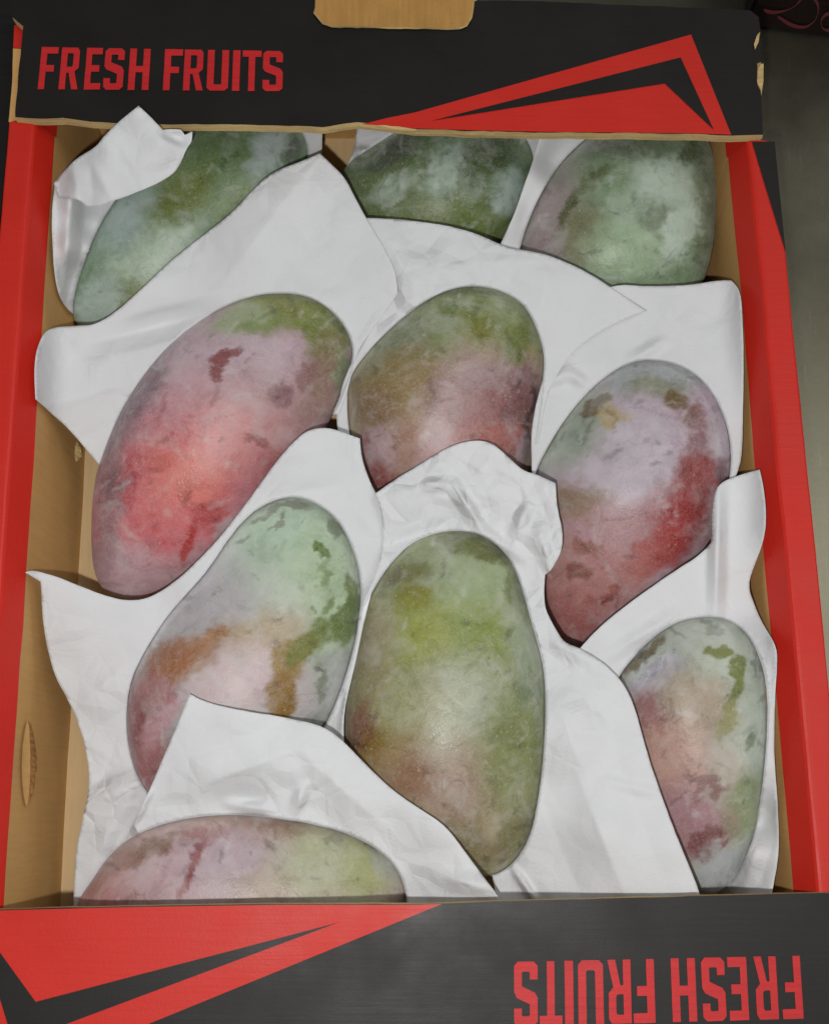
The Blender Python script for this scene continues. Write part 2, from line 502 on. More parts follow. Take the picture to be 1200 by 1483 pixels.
# lettering ---------------------------------------------------------------
def letter_shape(ch):
    sx, sy = 0.36, 0.155
    c = 0.16; cy = 0.07
    if ch == 'F': return [[(0, 0), (sx, 0), (sx, .42), (.82, .42), (.82, .42 + sy), (sx, .42 + sy), (sx, 1 - sy), (1, 1 - sy), (1, 1), (0, 1)]]
    if ch == 'E': return [[(0, 0), (1, 0), (1, sy), (sx, sy), (sx, .43), (.85, .43), (.85, .43 + sy), (sx, .43 + sy), (sx, 1 - sy), (1, 1 - sy), (1, 1), (0, 1)]]
    if ch == 'H': return [[(0, 0), (.33, 0), (.33, .43), (.67, .43), (.67, 0), (1, 0), (1, 1), (.67, 1), (.67, .43 + sy), (.33, .43 + sy), (.33, 1), (0, 1)]]
    if ch == 'I': return [[(0, 0), (1, 0), (1, 1), (0, 1)]]
    if ch == 'T': return [[(.33, 0), (.67, 0), (.67, 1 - sy), (1, 1 - sy), (1, 1), (0, 1), (0, 1 - sy), (.33, 1 - sy)]]
    if ch == 'U': return [[(c, 0), (1 - c, 0), (1, cy), (1, 1), (.68, 1), (.68, sy + .02), (.62, sy), (.38, sy), (.32, sy + .02), (.32, 1), (0, 1), (0, cy)]]
    if ch == 'R': return [[(0, 0), (.33, 0), (.33, .40), (.46, .40), (.66, 0), (1, 0), (.76, .43), (.97, .52), (.97, .92), (.85, 1), (0, 1)],
                          [(.33, .54), (.58, .54), (.65, .58), (.65, .83), (.6, .86), (.33, .86)]]
    if ch == 'S': return [[(c, 0), (1 - c, 0), (1, cy), (1, .47), (.88, .56), (.33, .66), (.33, .83), (.38, 1 - sy), (.62, 1 - sy), (.67, .83), (.67, .72), (1, .72), (1, 1 - cy), (1 - c, 1),
                           (c, 1), (0, 1 - cy), (0, .56), (.12, .48), (.67, .38), (.67, .17), (.62, sy), (.38, sy), (.33, .17), (.33, .28), (0, .28), (0, cy)]]

SPANS = [('F', 110, 160), ('R', 170, 225), ('E', 243, 290), ('S', 298, 355), ('H', 370, 430), ('F', 472, 525), ('R', 530, 587), ('U', 598, 660), ('I', 672, 693), ('T', 700, 755), ('S', 760, 818)]
def lettering(b0, b1, t0, t1, parent, z):
    b0, b1, t0, t1 = map(lambda p: np.array(p, float), (b0, b1, t0, t1))
    for ch, x0, x1 in SPANS:
        loops = []
        for lp in letter_shape(ch):
            q = []
            for (u, v) in lp:
                uu = (x0 + (x1 - x0) * u - 110) / 708.0
                q.append((b0 * (1 - uu) + b1 * uu) * (1 - v) + (t0 * (1 - uu) + t1 * uu) * v)
            loops.append(q)
        print_sheet('letter', loops[0], z, M_REDL, parent, holes=loops[1:], step=6, rough=0.35)
lettering((55, 129), (409, 132), (61, 68), (410, 74), flap_far, ZF1 + 0.0003)
lettering((1157, 1384), (744, 1393), (1163, 1475), (744, 1487), flap_near, ZF1 + 0.0003)

# folded-back kraft tongue of the hand hole on the far flap
tongue = slab('hand_hole_tongue', [(458, -3), (457, 10), (455, 18), (461, 24), (468, 33), (480, 37), (560, 39), (665, 41), (674, 37), (682, 24), (685, 10), (686, 0), (690, -1)], ZF1 + 0.0016, ZF1 + 0.0004, [M_TONGUE, M_EDGE], flap_far, rough=1.6, step=6, seed=21, edge_wave=0.6)
tongue['label'] = 'bare brown board tongue at the back of the far flap'

for q0 in ([(548, 181), (575, 183), (604, 187.5), (600, 190), (570, 187)], [(1096, 50), (1100, 46), (1098, 60), (1092, 72), (1091, 64)], [(456, 20), (461, 12), (463, 26)]):
    print_sheet('torn_liner', q0, ZF1 + 0.0008, M_EDGE, flap_far, step=3, rough=0.8)
slab('corner_post', [(1094, 93), (1105, 92), (1105, 118), (1101, 142), (1096, 120)], 0.1032, 0.02, [M_EDGE, M_KRAFT], tray, rough=0.8, step=6, seed=6)
# black printed corner on the right rim
print_sheet('printed_corner', [(1088, 205), (1121, 205), (1137, 366), (1112, 285)], ZR + 0.0004, M_SLIT, wall_r)

slab('corner_post', [(35, 72), (31, 71), (19, 70), (18, 120), (13, 176), (26, 182), (32, 130)], 0.1030, 0.02, [M_KRAFT, M_KRAFT], tray, rough=0.6, step=10, seed=4)
slab('corner_post', [(36, 38), (21, 36), (19.5, 69), (34, 70)], 0.1032, 0.02, [M_RED, M_RED], tray, rough=0.3, step=10, seed=5)

# embossed hand slot in the left wall
def hand_slot():
    n = np.array([1.0, 0, 0]); p0 = np.array([LX(0.02) + 0.0005, 0.02, 0.05])
    mi, verts, faces = [], [], []
    A, B, K = (39, 1044), (36, 1169), 28
    for i in range(K + 1):
        t = i / K
        w = 0.72 * math.sin(math.pi * t) ** 0.6
        cx, cy = A[0] + (B[0] - A[0]) * t, A[1] + (B[1] - A[1]) * t
        row = []
        for s, dep in ((-11, 0.0), (-7, 0.0004), (-3, 0.0012), (0, 0.0018), (2, 0.0012), (4, -0.0002), (9, 0.0002), (14, 0.0005), (18, 0.0)):
            jit = random.uniform(-1, 1) * (0.00045 if s > 4 else 0.0001)
            q = at_plane(cx + s * w, cy, p0, n)
            # the wall is not quite parallel to the axis
            q = q + np.array([LX(q[1]) - LX(0.02), 0, 0]) + n * ((dep + jit) * w + 0.0006)
            row.append(q)
        verts += row
    m = 9
    for i in range(K):
        for j in range(m - 1):
            a = i * m + j
            faces.append((a, a + 1, a + m + 1, a + m)); mi.append(1 if j >= 4 else 0)
    o = part('hand_slot', verts, faces, [M_KRAFT, M_TORN], wall_l, mat_idx=mi)
    o['label'] = 'embossed oval hand slot in the brown inner wall'
    return o
hand_slot()

def scrap():
    c = at(110, 655, 0.030)
    bm = bmesh.new()
    bmesh.ops.create_icosphere(bm, subdivisions=3, radius=0.0028)
    for v in bm.verts:
        k = 1 + 0.5 * (random.random() - 0.5)
        v.co = Vector((v.co.x * 0.9 * k, v.co.y * 1.5 * k, v.co.z * 0.8 * k))
    vs = [np.array(v.co) + c for v in bm.verts]; fs = [[v.index for v in f.verts] for f in bm.faces]
    bm.free()
    o = part('torn_board_scrap', vs, fs, M_EDGE, wall_l)
    o['label'] = 'torn scrap of pale board at the foot of the left wall'
scrap()

# ------------------------------------------------------------------ neighbours on the table
def carton(name, a, b, depth, h, mat, label, cat):
    a = np.array(a[:2]); b = np.array(b[:2]); d = (b - a) / np.linalg.norm(b - a); nrm = np.array([-d[1], d[0]])
    c = [a, b, b + nrm * depth, a + nrm * depth]
    bm = bmesh.new()
    lo = [bm.verts.new((*p, 0.0008)) for p in c]; hi = [bm.verts.new((*p, h)) for p in c]
    bm.faces.new(lo[::-1]); bm.faces.new(hi)
    for i in range(4): bm.faces.new((lo[i], lo[(i + 1) % 4], hi[(i + 1) % 4], hi[i]))
    bmesh.ops.bevel(bm, geom=list(bm.edges), offset=0.0015, segments=2, affect='EDGES')
    bmesh.ops.recalc_face_normals(bm, faces=bm.faces)
    bmesh.ops.translate(bm, verts=bm.verts, vec=(-a[0], -a[1], 0))
    me = bpy.data.meshes.new(name); bm.to_mesh(me); bm.free(); me.materials.append(mat)
    o = bpy.data.objects.new(name, me); COL.objects.link(o); o.location = (a[0], a[1], 0)
    tag(o, label, cat)
    return o, a, d, nrm
ca, cb = at(1075, 40, 0.0), at(1260, 62, 0.0)
cart, c0, cd, cn = carton('dark_carton', ca, cb, 0.2, 0.15, M_MAROON, 'dark maroon carton with dull red script behind the tray', 'carton')
def script(px_pts, w_px=5.5):
    nn = np.array([-cn[0], -cn[1], 0.0])
    P = catmull(px_pts, 8, closed=False)
    T = np.gradient(P, axis=0); T /= np.linalg.norm(T, axis=1)[:, None] + 1e-9
    N = np.stack([-T[:, 1], T[:, 0]], 1)
    s = np.linspace(0, 1, len(P)); w = w_px * (0.6 + 0.4 * np.sin(s * 9)) / 2
    p0 = np.array([*(c0 - cn * 0.0006), 0.0])
    L = at_plane(*(P + N * w[:, None]).T, p0, nn); Rr = at_plane(*(P - N * w[:, None]).T, p0, nn)
    n = len(P)
    o = mesh_obj('script_stroke', np.vstack([L, Rr]) - np.array([c0[0], c0[1], 0]), [(i, i + 1, n + i + 1, n + i) for i in range(n - 1)], M_SCRIPT)
    o.parent = cart
    return o
script([(1104, 14), (1120, 18), (1145, 12), (1160, -4), (1150, -14)])
script([(1126, 24), (1145, 36), (1165, 39), (1180, 28), (1184, 10), (1176, -4), (1160, -10)])
script([(1207, 22), (1198, 20), (1189, 28), (1190, 40), (1199, 44), (1207, 40)])
lca, lcb = at(-80, 1000, 0.0), at(-6, -40, 0.0)
xl = LX(0.1) - 0.0172 - 0.004
cl, _, _, _ = carton('black_carton', (xl - 0.14, YN + 0.05), (xl - 0.004, YN + 0.05), 0.60, 0.085, M_DARK, 'black carton standing in shadow to the left of the tray', 'carton')

# ------------------------------------------------------------------ mangoes
MANGO = {}
def mango(key, outline, zc, k, tilt, blobs, base, label, zslope=0.0):
    O = np.array(outline, float)
    c_px = (O.max(0) + O.min(0)) / 2
    C = at(c_px[0], c_px[1], np.array(zc))
    view = CAMLOC - C; view /= np.linalg.norm(view)
    nrm = (1 - tilt) * np.array([0, 0, 1.0]) + tilt * view
    nrm[0] += zslope
    nrm /= np.linalg.norm(nrm)
    e1 = np.cross(np.array([0, 1.0, 0]), nrm); e1 /= np.linalg.norm(e1)
    e2 = np.cross(nrm, e1)
    S = catmull(O, 40)
    for _ in range(60):
        S = 0.5 * S + 0.25 * (np.roll(S, 1, 0) + np.roll(S, -1, 0))
    W = at_plane(S[:, 0], S[:, 1], C, nrm) - C
    q = np.stack([W @ e1, W @ e2], 1)
    cov = np.cov(q.T); ev, evec = np.linalg.eigh(cov)
    ax = evec[:, 1]; ax = ax if ax[1] > 0 else -ax
    pe = np.array([-ax[1], ax[0]])
    s = q @ ax; r = q @ pe
    i0, i1 = int(np.argmin(s)), int(np.argmax(s))
    def chain(a, b):
        idx = np.arange(a, b + 1 if b > a else b + 1 + len(s)) % len(s)
        return s[idx], r[idx]
    sa, ra = chain(i0, i1); sb, rb = chain(i1, i0)
    o = np.argsort(sa); sa, ra = sa[o], ra[o]; o = np.argsort(sb); sb, rb = sb[o], rb[o]
    NS, NA = 230, 200
    th = np.linspace(0.012, math.pi - 0.012, NS)
    ss = (s.min() + s.max()) / 2 - (s.max() - s.min()) / 2 * np.cos(th)
    A = np.interp(ss, sa, ra); B = np.interp(ss, sb, rb)
    cen, rad = (A + B) / 2, np.abs(A - B) / 2
    ker = np.hanning(13); ker /= ker.sum()
    pad = lambda v: np.convolve(np.concatenate([[v[0]] * 6, v, [v[-1]] * 6]), ker, 'valid')
    cen = pad(cen)
    phi = np.linspace(0, 2 * math.pi, NA, endpoint=False)
    cc, sn = np.cos(phi), np.sin(phi)
    X = cen[:, None] + rad[:, None] * cc[None, :]
    # gentle lumps so the skin is not a perfect ellipsoid
    seed = sum(map(ord, key))
    lump = 1 + 0.025 * fbm(ss[:, None] * 28 + 0 * phi, 1.3 * np.cos(phi)[None, :] + 3 + 0 * ss[:, None], seed, 2) * 2
    Z = k * rad[:, None] * sn[None, :] * lump
    Sg = np.repeat(ss[:, None], NA, 1)
    a3 = ax[0] * e1 + ax[1] * e2; p3 = pe[0] * e1 + pe[1] * e2
    V = C + Sg[..., None] * a3 + X[..., None] * p3 + Z[..., None] * nrm
    V = V.reshape(-1, 3)
    tip0 = C + ss[0] * a3 + cen[0] * p3; tip1 = C + ss[-1] * a3 + cen[-1] * p3
    V = np.vstack([V, tip0, tip1])
    ii, jj = np.meshgrid(np.arange(NS - 1), np.arange(NA), indexing='ij')
    a = (ii * NA + jj).ravel(); b = (ii * NA + (jj + 1) % NA).ravel()
    F = np.stack([a, b, b + NA, a + NA], 1).tolist()
    n0 = NS * NA
    F += [[n0, (j + 1) % NA, j] for j in range(NA)]
    F += [[n0 + 1, (NS - 1) * NA + j, (NS - 1) * NA + (j + 1) % NA] for j in range(NA)]
    origin = np.array([C[0], C[1], V[:, 2].min()])
    ob = mesh_obj('mango', V, F, M_MANGO, smooth_shade=True, origin=origin)
    fix_normals(ob)
    tag(ob, label, 'mango', 'mangoes packed in the tray')
    # skin colour patches, bound to the surface
    px, py = to_px(V)
    wx = px + 34 * fbm(px / 32, py / 32, seed + 1, 5) + 15 * fbm(px / 8, py / 8, seed + 4, 3)
    wy = py + 34 * fbm(px / 32, py / 32, seed + 2, 5) + 15 * fbm(px / 8, py / 8, seed + 5, 3)
    col = np.tile(np.array(lin(base)), (len(V), 1))
    for (bx, by, rx, ry, rot, rgb, al, edge) in blobs:
        c_, s_ = math.cos(R_(rot)), math.sin(R_(rot))
        ex, ey = (wx, wy) if edge > 0.3 else (0.75 * wx + 0.25 * px, 0.75 * wy + 0.25 * py)
        u = ((ex - bx) * c_ + (ey - by) * s_) / rx; v = (-(ex - bx) * s_ + (ey - by) * c_) / ry
        d = np.sqrt(u * u + v * v)
        lum = 0.3 * rgb[0] + 0.59 * rgb[1] + 0.11 * rgb[2]
        rgb = [0.92 * q0 + 0.08 * lum for q0 in rgb]
        if rgb[1] < min(rgb[0], rgb[2]):               # keep the lilacs greyish
            rgb[1] += 0.45 * (min(rgb[0], rgb[2]) - rgb[1]); rgb[2] -= 2
        if rgb[1] > rgb[0] and rgb[1] > rgb[2]:        # greens lean to olive
            rgb[0] += 0.12 * (rgb[1] - rgb[0]); rgb[1] -= 3; rgb[2] -= 2
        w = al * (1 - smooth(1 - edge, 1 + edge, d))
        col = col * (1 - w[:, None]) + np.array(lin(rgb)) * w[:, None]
    rs = random.Random(seed)
    x0, y0, x1, y1 = px.min(), py.min(), px.max(), py.max()
    for q_ in range(110):                         # scuffs, rubbed streaks and dabs of thicker bloom
        bx, by = rs.uniform(x0, x1), rs.uniform(y0, y1)
        rx = rs.choice((3, 4, 5, 6, 9, 14)) * rs.uniform(.8, 1.5); ry = rs.uniform(1.6, 4.5)
        rot = rs.gauss(-40, 45); c_, s_ = math.cos(R_(rot)), math.sin(R_(rot))
        ex, ey = 0.4 * wx + 0.6 * px, 0.4 * wy + 0.6 * py
        u = ((ex - bx) * c_ + (ey - by) * s_) / rx; v = (-(ex - bx) * s_ + (ey - by) * c_) / ry
        w = (1 - smooth(0.7, 1.25, np.sqrt(u * u + v * v)))[:, None] * rs.uniform(.30, .78)
        if rs.random() < 0.62:
            tgt = col ** 1.12 * 0.62
        else:
            tgt = col * 0.6 + 0.4 * np.array([0.56, 0.57, 0.55])
        col = col * (1 - w) + tgt * w
    g = 1 + 0.18 * fbm(px / 14, py / 14, seed + 8, 5)
    col = np.clip(col * g[:, None] * 1.09, 0, 1)
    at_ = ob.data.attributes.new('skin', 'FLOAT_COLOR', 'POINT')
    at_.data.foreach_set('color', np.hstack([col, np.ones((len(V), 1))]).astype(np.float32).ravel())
    tris = []
    hull = []
    pc = np.array([px.mean(), py.mean()]); an = np.arctan2(py - pc[1], px - pc[0]); rr = np.hypot(px - pc[0], py - pc[1])
    NBN = 200; bi = ((an + math.pi) / (2 * math.pi) * NBN).astype(int) % NBN
    rad_o = np.array([rr[bi == q0].max() for q0 in range(NBN)]); kk_ = np.array([0.25, 0.5, 0.25])
    rad_o = sum(w0 * np.roll(rad_o, sh) for w0, sh in zip(kk_, (-1, 0, 1)))
    ang_o = (np.arange(NBN) + 0.5) / NBN * 2 * math.pi - math.pi
    S2 = np.stack([pc[0] + rad_o * np.cos(ang_o), pc[1] + rad_o * np.sin(ang_o)], 1)
    MANGO[key] = dict(S2=S2, V=V, F=F, bvh=BVHTree.FromPolygons([Vector(p) for p in V], F), px=(px.min(), py.min(), px.max(), py.max()))
    return ob

mango('m1', [(107, 460), (116, 405), (146, 330), (196, 258), (255, 205), (320, 175), (385, 166), (430, 182), (446, 225), (425, 290), (365, 365), (285, 432), (205, 478), (140, 486)], 0.050, 0.80, 0.25,
      [(200, 320, 66, 60, 0, (156, 180, 172), .95, .6), (320, 225, 70, 55, -40, (92, 122, 72), .9, .8), (262, 295, 62, 34, -50, (92, 112, 38), .95, .55), (220, 372, 70, 30, -40, (166, 190, 166), .95, .5),
       (175, 425, 36, 22, -30, (104, 124, 62), .9, .5), (140, 440, 28, 50, 20, (160, 182, 172), .85, .6), (388, 215, 22, 40, 25, (172, 190, 186), .9, .5), (340, 290, 40, 18, -45, (120, 145, 95), .7, .6), (425, 215, 14, 30, 20, (88, 100, 88), .8, .6)],
      (112, 136, 104), 'long green mango at the far left corner with folded paper over it')
mango('m2', [(498, 248), (545, 214), (600, 184), (670, 170), (735, 182), (772, 222), (762, 290), (730, 345), (665, 380), (590, 380), (532, 345), (504, 295)], 0.052, 0.82, 0.25,
      [(580, 275, 80, 50, 0, (98, 118, 72), .8, .8), (565, 222, 50, 18, -30, (78, 92, 76), .9, .6), (570, 268, 34, 14, -25, (148, 170, 150), .9, .5), (645, 245, 22, 48, 30, (158, 182, 164), .9, .5), (700, 235, 34, 30, 0, (66, 90, 48), .9, .6),
       (690, 320, 60, 28, 20, (94, 116, 46), .9, .6), (735, 280, 24, 34, 20, (158, 182, 172), .9, .45), (610, 320, 50, 24, 0, (104, 122, 68), .8, .7), (690, 275, 40, 20, 0, (110, 132, 100), .6, .7)],
      (92, 112, 76), 'dark green mango in the middle of the far row')
mango('m3', [(750, 372), (768, 312), (798, 256), (840, 210), (892, 178), (960, 168), (1008, 184), (1031, 230), (1035, 300), (1028, 372), (1004, 432), (950, 466), (880, 474), (805, 448), (760, 412)], 0.052, 0.82, 0.25,
      [(790, 320, 34, 95, 25, (146, 130, 132), .95, .5), (842, 345, 34, 50, 15, (118, 112, 78), .85, .55), (960, 262, 46, 44, 0, (168, 190, 172), .95, .45), (900, 300, 26, 30, 20, (150, 176, 150), .8, .4), (915, 365, 62, 42, 0, (146, 176, 138), .95, .5), (955, 318, 26, 18, 0, (104, 124, 94), .8, .4), (822, 300, 9, 28, 25, (72, 84, 34), .9, .22),
       (858, 258, 32, 9, -42, (84, 104, 58), .85, .3), (1022, 300, 16, 90, 0, (100, 116, 88), .8, .6), (925, 212, 50, 14, 0, (92, 112, 80), .8, .6), (1000, 215, 14, 22, 0, (66, 86, 46), .85, .4), (985, 335, 20, 50, 20, (182, 204, 188), .8, .4),
       (870, 205, 40, 14, -20, (130, 136, 130), .7, .6), (800, 365, 22, 26, 0, (138, 118, 118), .7, .5)],
      (120, 140, 110), 'green mango under the far flap at the right wall')
mango('m4', [(150, 660), (166, 618), (187, 577), (220, 530), (260, 489), (310, 454), (360, 432), (410, 426), (450, 432), (485, 455), (505, 486), (510, 515), (500, 553), (482, 598), (455, 655), (415, 715), (366, 772), (310, 822), (252, 856), (200, 868), (163, 862), (143, 842), (134, 805), (134, 740), (140, 690)], 0.050, 0.84, 0.8,
      [(330, 540, 130, 85, -20, (182, 154, 170), .95, .7), (400, 600, 80, 60, 0, (168, 128, 130), .8, .8), (435, 452, 95, 36, 10, (116, 130, 52), .95, .35), (478, 492, 34, 50, 0, (104, 122, 46), .95, .4), (350, 462, 46, 20, -15, (146, 164, 124), .9, .5), (375, 470, 40, 10, -10, (110, 132, 66), .7, .4),
       (470, 550, 34, 60, 15, (136, 106, 86), .85, .6), (498, 535, 12, 36, 10, (124, 144, 108), .8, .5), (250, 695, 100, 118, 30, (200, 108, 116), .9, .8), (230, 765, 85, 55, 0, (198, 92, 100), .85, .7), (272, 690, 60, 52, 0, (208, 112, 98), .85, .7), (340, 640, 60, 50, 0, (196, 128, 124), .7, .8),
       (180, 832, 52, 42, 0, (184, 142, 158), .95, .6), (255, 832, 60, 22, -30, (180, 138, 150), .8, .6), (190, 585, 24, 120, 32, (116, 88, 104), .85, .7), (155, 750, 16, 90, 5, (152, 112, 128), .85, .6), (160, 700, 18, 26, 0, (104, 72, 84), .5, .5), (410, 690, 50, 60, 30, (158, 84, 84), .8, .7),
       (324, 517, 24, 9, -24, (128, 58, 58), .9, .14), (312, 540, 8, 12, 25, (130, 62, 62), .9, .2), (372, 636, 20, 8, 26, (142, 78, 74), .85, .18), (404, 570, 15, 16, 0, (128, 82, 92), .8, .3), (440, 545, 14, 20, 0, (136, 92, 92), .6, .4), (277, 785, 9, 34, 18, (172, 40, 42), .9, .3), (310, 742, 30, 16, -20, (170, 58, 66), .8, .5),
       (330, 765, 20, 12, -40, (176, 150, 160), .8, .4), (185, 700, 8, 40, 5, (172, 60, 76), .6, .5)],
      (168, 130, 142), 'large pink and lilac mango with green tip by the left wall')
mango('m5', [(503, 575), (508, 546), (535, 507), (571, 471), (615, 437), (655, 419), (690, 415), (725, 422), (757, 441), (777, 478), (787, 515), (785, 560), (779, 610), (771, 660), (760, 705), (730, 742), (680, 758), (620, 755), (570, 735), (536, 704), (516, 668), (505, 622)], 0.050, 0.84, 0.8,
      [(680, 455, 120, 55, 0, (124, 140, 96), .95, .7), (720, 490, 75, 45, 0, (118, 130, 62), .85, .6), (565, 530, 55, 45, -30, (106, 110, 64), .9, .7), (560, 490, 60, 28, -40, (120, 134, 104), .9, .6), (600, 585, 85, 60, 20, (144, 118, 74), .9, .7), (545, 590, 40, 30, 0, (130, 104, 78), .8, .6), (665, 590, 50, 90, 25, (176, 148, 146), .95, .5),
       (640, 655, 110, 40, 0, (184, 148, 150), .9, .7), (725, 590, 55, 70, 15, (146, 96, 96), .9, .6), (720, 545, 50, 22, 0, (158, 132, 132), .7, .6), (748, 610, 24, 80, 10, (112, 66, 70), .8, .5), (715, 635, 50, 25, 0, (166, 98, 90), .8, .6), (540, 690, 36, 26, 40, (156, 78, 78), .9, .6), (545, 645, 26, 28, 0, (178, 144, 158), .85, .5),
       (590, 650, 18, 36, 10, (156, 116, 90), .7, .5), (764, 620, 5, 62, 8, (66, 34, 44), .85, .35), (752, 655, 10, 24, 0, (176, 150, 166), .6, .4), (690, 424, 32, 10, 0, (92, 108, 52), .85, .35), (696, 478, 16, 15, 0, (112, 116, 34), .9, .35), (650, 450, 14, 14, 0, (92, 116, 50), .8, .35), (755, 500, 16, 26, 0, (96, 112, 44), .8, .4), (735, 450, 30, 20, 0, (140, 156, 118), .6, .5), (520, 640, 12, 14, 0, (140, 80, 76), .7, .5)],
      (142, 126, 98), 'olive and mauve mango in the middle between two pink ones')
mango('m6', [(773, 690), (791, 650), (820, 605), (860, 560), (905, 529), (945, 522), (985, 530), (1018, 554), (1043, 594), (1056, 640), (1056, 690), (1042, 748), (1010, 808), (962, 866), (905, 910), (848, 935), (812, 926), (790, 890), (776, 830), (767, 760)], 0.052, 0.84, 0.8,
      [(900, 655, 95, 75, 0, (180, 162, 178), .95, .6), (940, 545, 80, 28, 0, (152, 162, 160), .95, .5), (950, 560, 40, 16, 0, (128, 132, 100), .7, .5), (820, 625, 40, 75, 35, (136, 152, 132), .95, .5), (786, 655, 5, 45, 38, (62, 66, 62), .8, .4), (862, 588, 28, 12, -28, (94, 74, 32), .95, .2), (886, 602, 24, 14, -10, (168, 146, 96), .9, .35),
       (973, 580, 20, 13, 10, (104, 78, 30), .95, .3), (1005, 600, 20, 22, 40, (120, 82, 70), .85, .4), (1015, 650, 22, 50, 0, (138, 92, 106), .85, .5), (1040, 640, 12, 40, 0, (172, 154, 168), .7, .5), (1005, 705, 34, 48, 10, (142, 64, 62), .95, .4), (975, 740, 60, 40, -30, (162, 96, 96), .7, .6), (985, 765, 34, 48, 25, (156, 50, 50), .95, .4), (945, 805, 62, 28, -38, (166, 58, 62), .95, .35),
       (1040, 740, 18, 40, 10, (168, 136, 150), .7, .5), (835, 732, 42, 28, 0, (136, 112, 86), .9, .45), (900, 755, 50, 20, 0, (170, 130, 134), .6, .6), (840, 850, 110, 75, -30, (170, 112, 104), .9, .7), (838, 905, 55, 38, 0, (154, 84, 80), .85, .6), (850, 794, 20, 10, 10, (144, 90, 78), .85, .3), (836, 828, 14, 13, 0, (130, 72, 62), .9, .25), (873, 860, 26, 11, -10, (142, 70, 64), .85, .35),
       (890, 895, 50, 10, -30, (180, 142, 142), .7, .5), (800, 790, 24, 40, 0, (160, 130, 118), .8, .6), (1045, 690, 10, 26, 0, (96, 50, 56), .7, .4)],
      (174, 152, 164), 'lilac and red mango near the right wall with brown marks on top')
mango('m7', [(300, 826), (338, 772), (370, 740), (402, 724), (430, 720), (460, 730), (490, 756), (510, 795), (520, 832), (522, 870), (516, 922), (505, 967), (488, 1015), (465, 1060), (420, 1110), (360, 1148), (300, 1168), (245, 1168), (215, 1148), (197, 1115), (187, 1075), (185, 1030), (192, 985), (210, 944), (240, 896), (270, 860)], 0.054, 0.84, 0.8,
      [(420, 790, 90, 85, 0, (160, 190, 162), .95, .7), (470, 870, 50, 100, 0, (164, 190, 152), .9, .7), (400, 870, 50, 60, 0, (176, 188, 170), .7, .7), (285, 880, 70, 80, 30, (170, 160, 170), .95, .7), (370, 925, 80, 34, -10, (170, 150, 120), .9, .6), (350, 985, 90, 48, 0, (188, 164, 168), .95, .5), (262, 955, 50, 24, -22, (154, 104, 64), .9, .5), (240, 966, 32, 24, 0, (146, 96, 70), .85, .45), (280, 965, 40, 16, -20, (150, 92, 46), .8, .4),
       (310, 922, 24, 12, -30, (160, 112, 70), .8, .4), (415, 960, 26, 28, 0, (140, 110, 42), .95, .22), (406, 1010, 21, 38, 5, (136, 100, 34), .95, .2), (440, 938, 32, 18, -40, (114, 118, 44), .95, .25), (462, 905, 15, 14, -40, (104, 124, 60), .9, .3), (500, 900, 15, 40, 10, (84, 110, 42), .95, .2), (507, 850, 10, 24, 5, (92, 116, 52), .9, .3), (478, 918, 12, 20, 30, (98, 120, 50), .8, .3), (474, 875, 5, 12, 20, (104, 128, 74), .8, .3), (455, 880, 4, 5, 0, (110, 132, 84), .8, .3), (462, 1000, 10, 12, 0, (120, 128, 104), .7, .4), (490, 960, 8, 18, 0, (112, 128, 96), .6, .4), (467, 798, 18, 11, 30, (92, 122, 52), .95, .16), (486, 765, 17, 10, 20, (110, 130, 96), .9, .25),
       (430, 733, 26, 7, 5, (116, 122, 104), .85, .3), (395, 738, 20, 5, -20, (120, 126, 112), .8, .3), (404, 756, 18, 4, -45, (122, 128, 114), .85, .25), (374, 752, 12, 5, -15, (122, 126, 114), .8, .3), (352, 780, 14, 4, -30, (122, 122, 114), .7, .3), (200, 1060, 22, 80, -5, (128, 46, 58), .9, .55), (222, 1100, 26, 52, 10, (146, 70, 78), .85, .5), (235, 1040, 18, 50, 25, (180, 132, 146), .85, .5), (225, 1000, 26, 20, 0, (156, 88, 84), .7, .5),
       (480, 1000, 28, 50, 10, (158, 164, 158), .9, .4), (463, 990, 7, 26, 10, (108, 118, 92), .8, .4), (472, 835, 5, 22, 10, (112, 136, 82), .7, .4), (468, 1040, 20, 16, 0, (128, 134, 124), .8, .5)],
      (168, 166, 166), 'pale mint mango with orange and green rub marks, lower left')
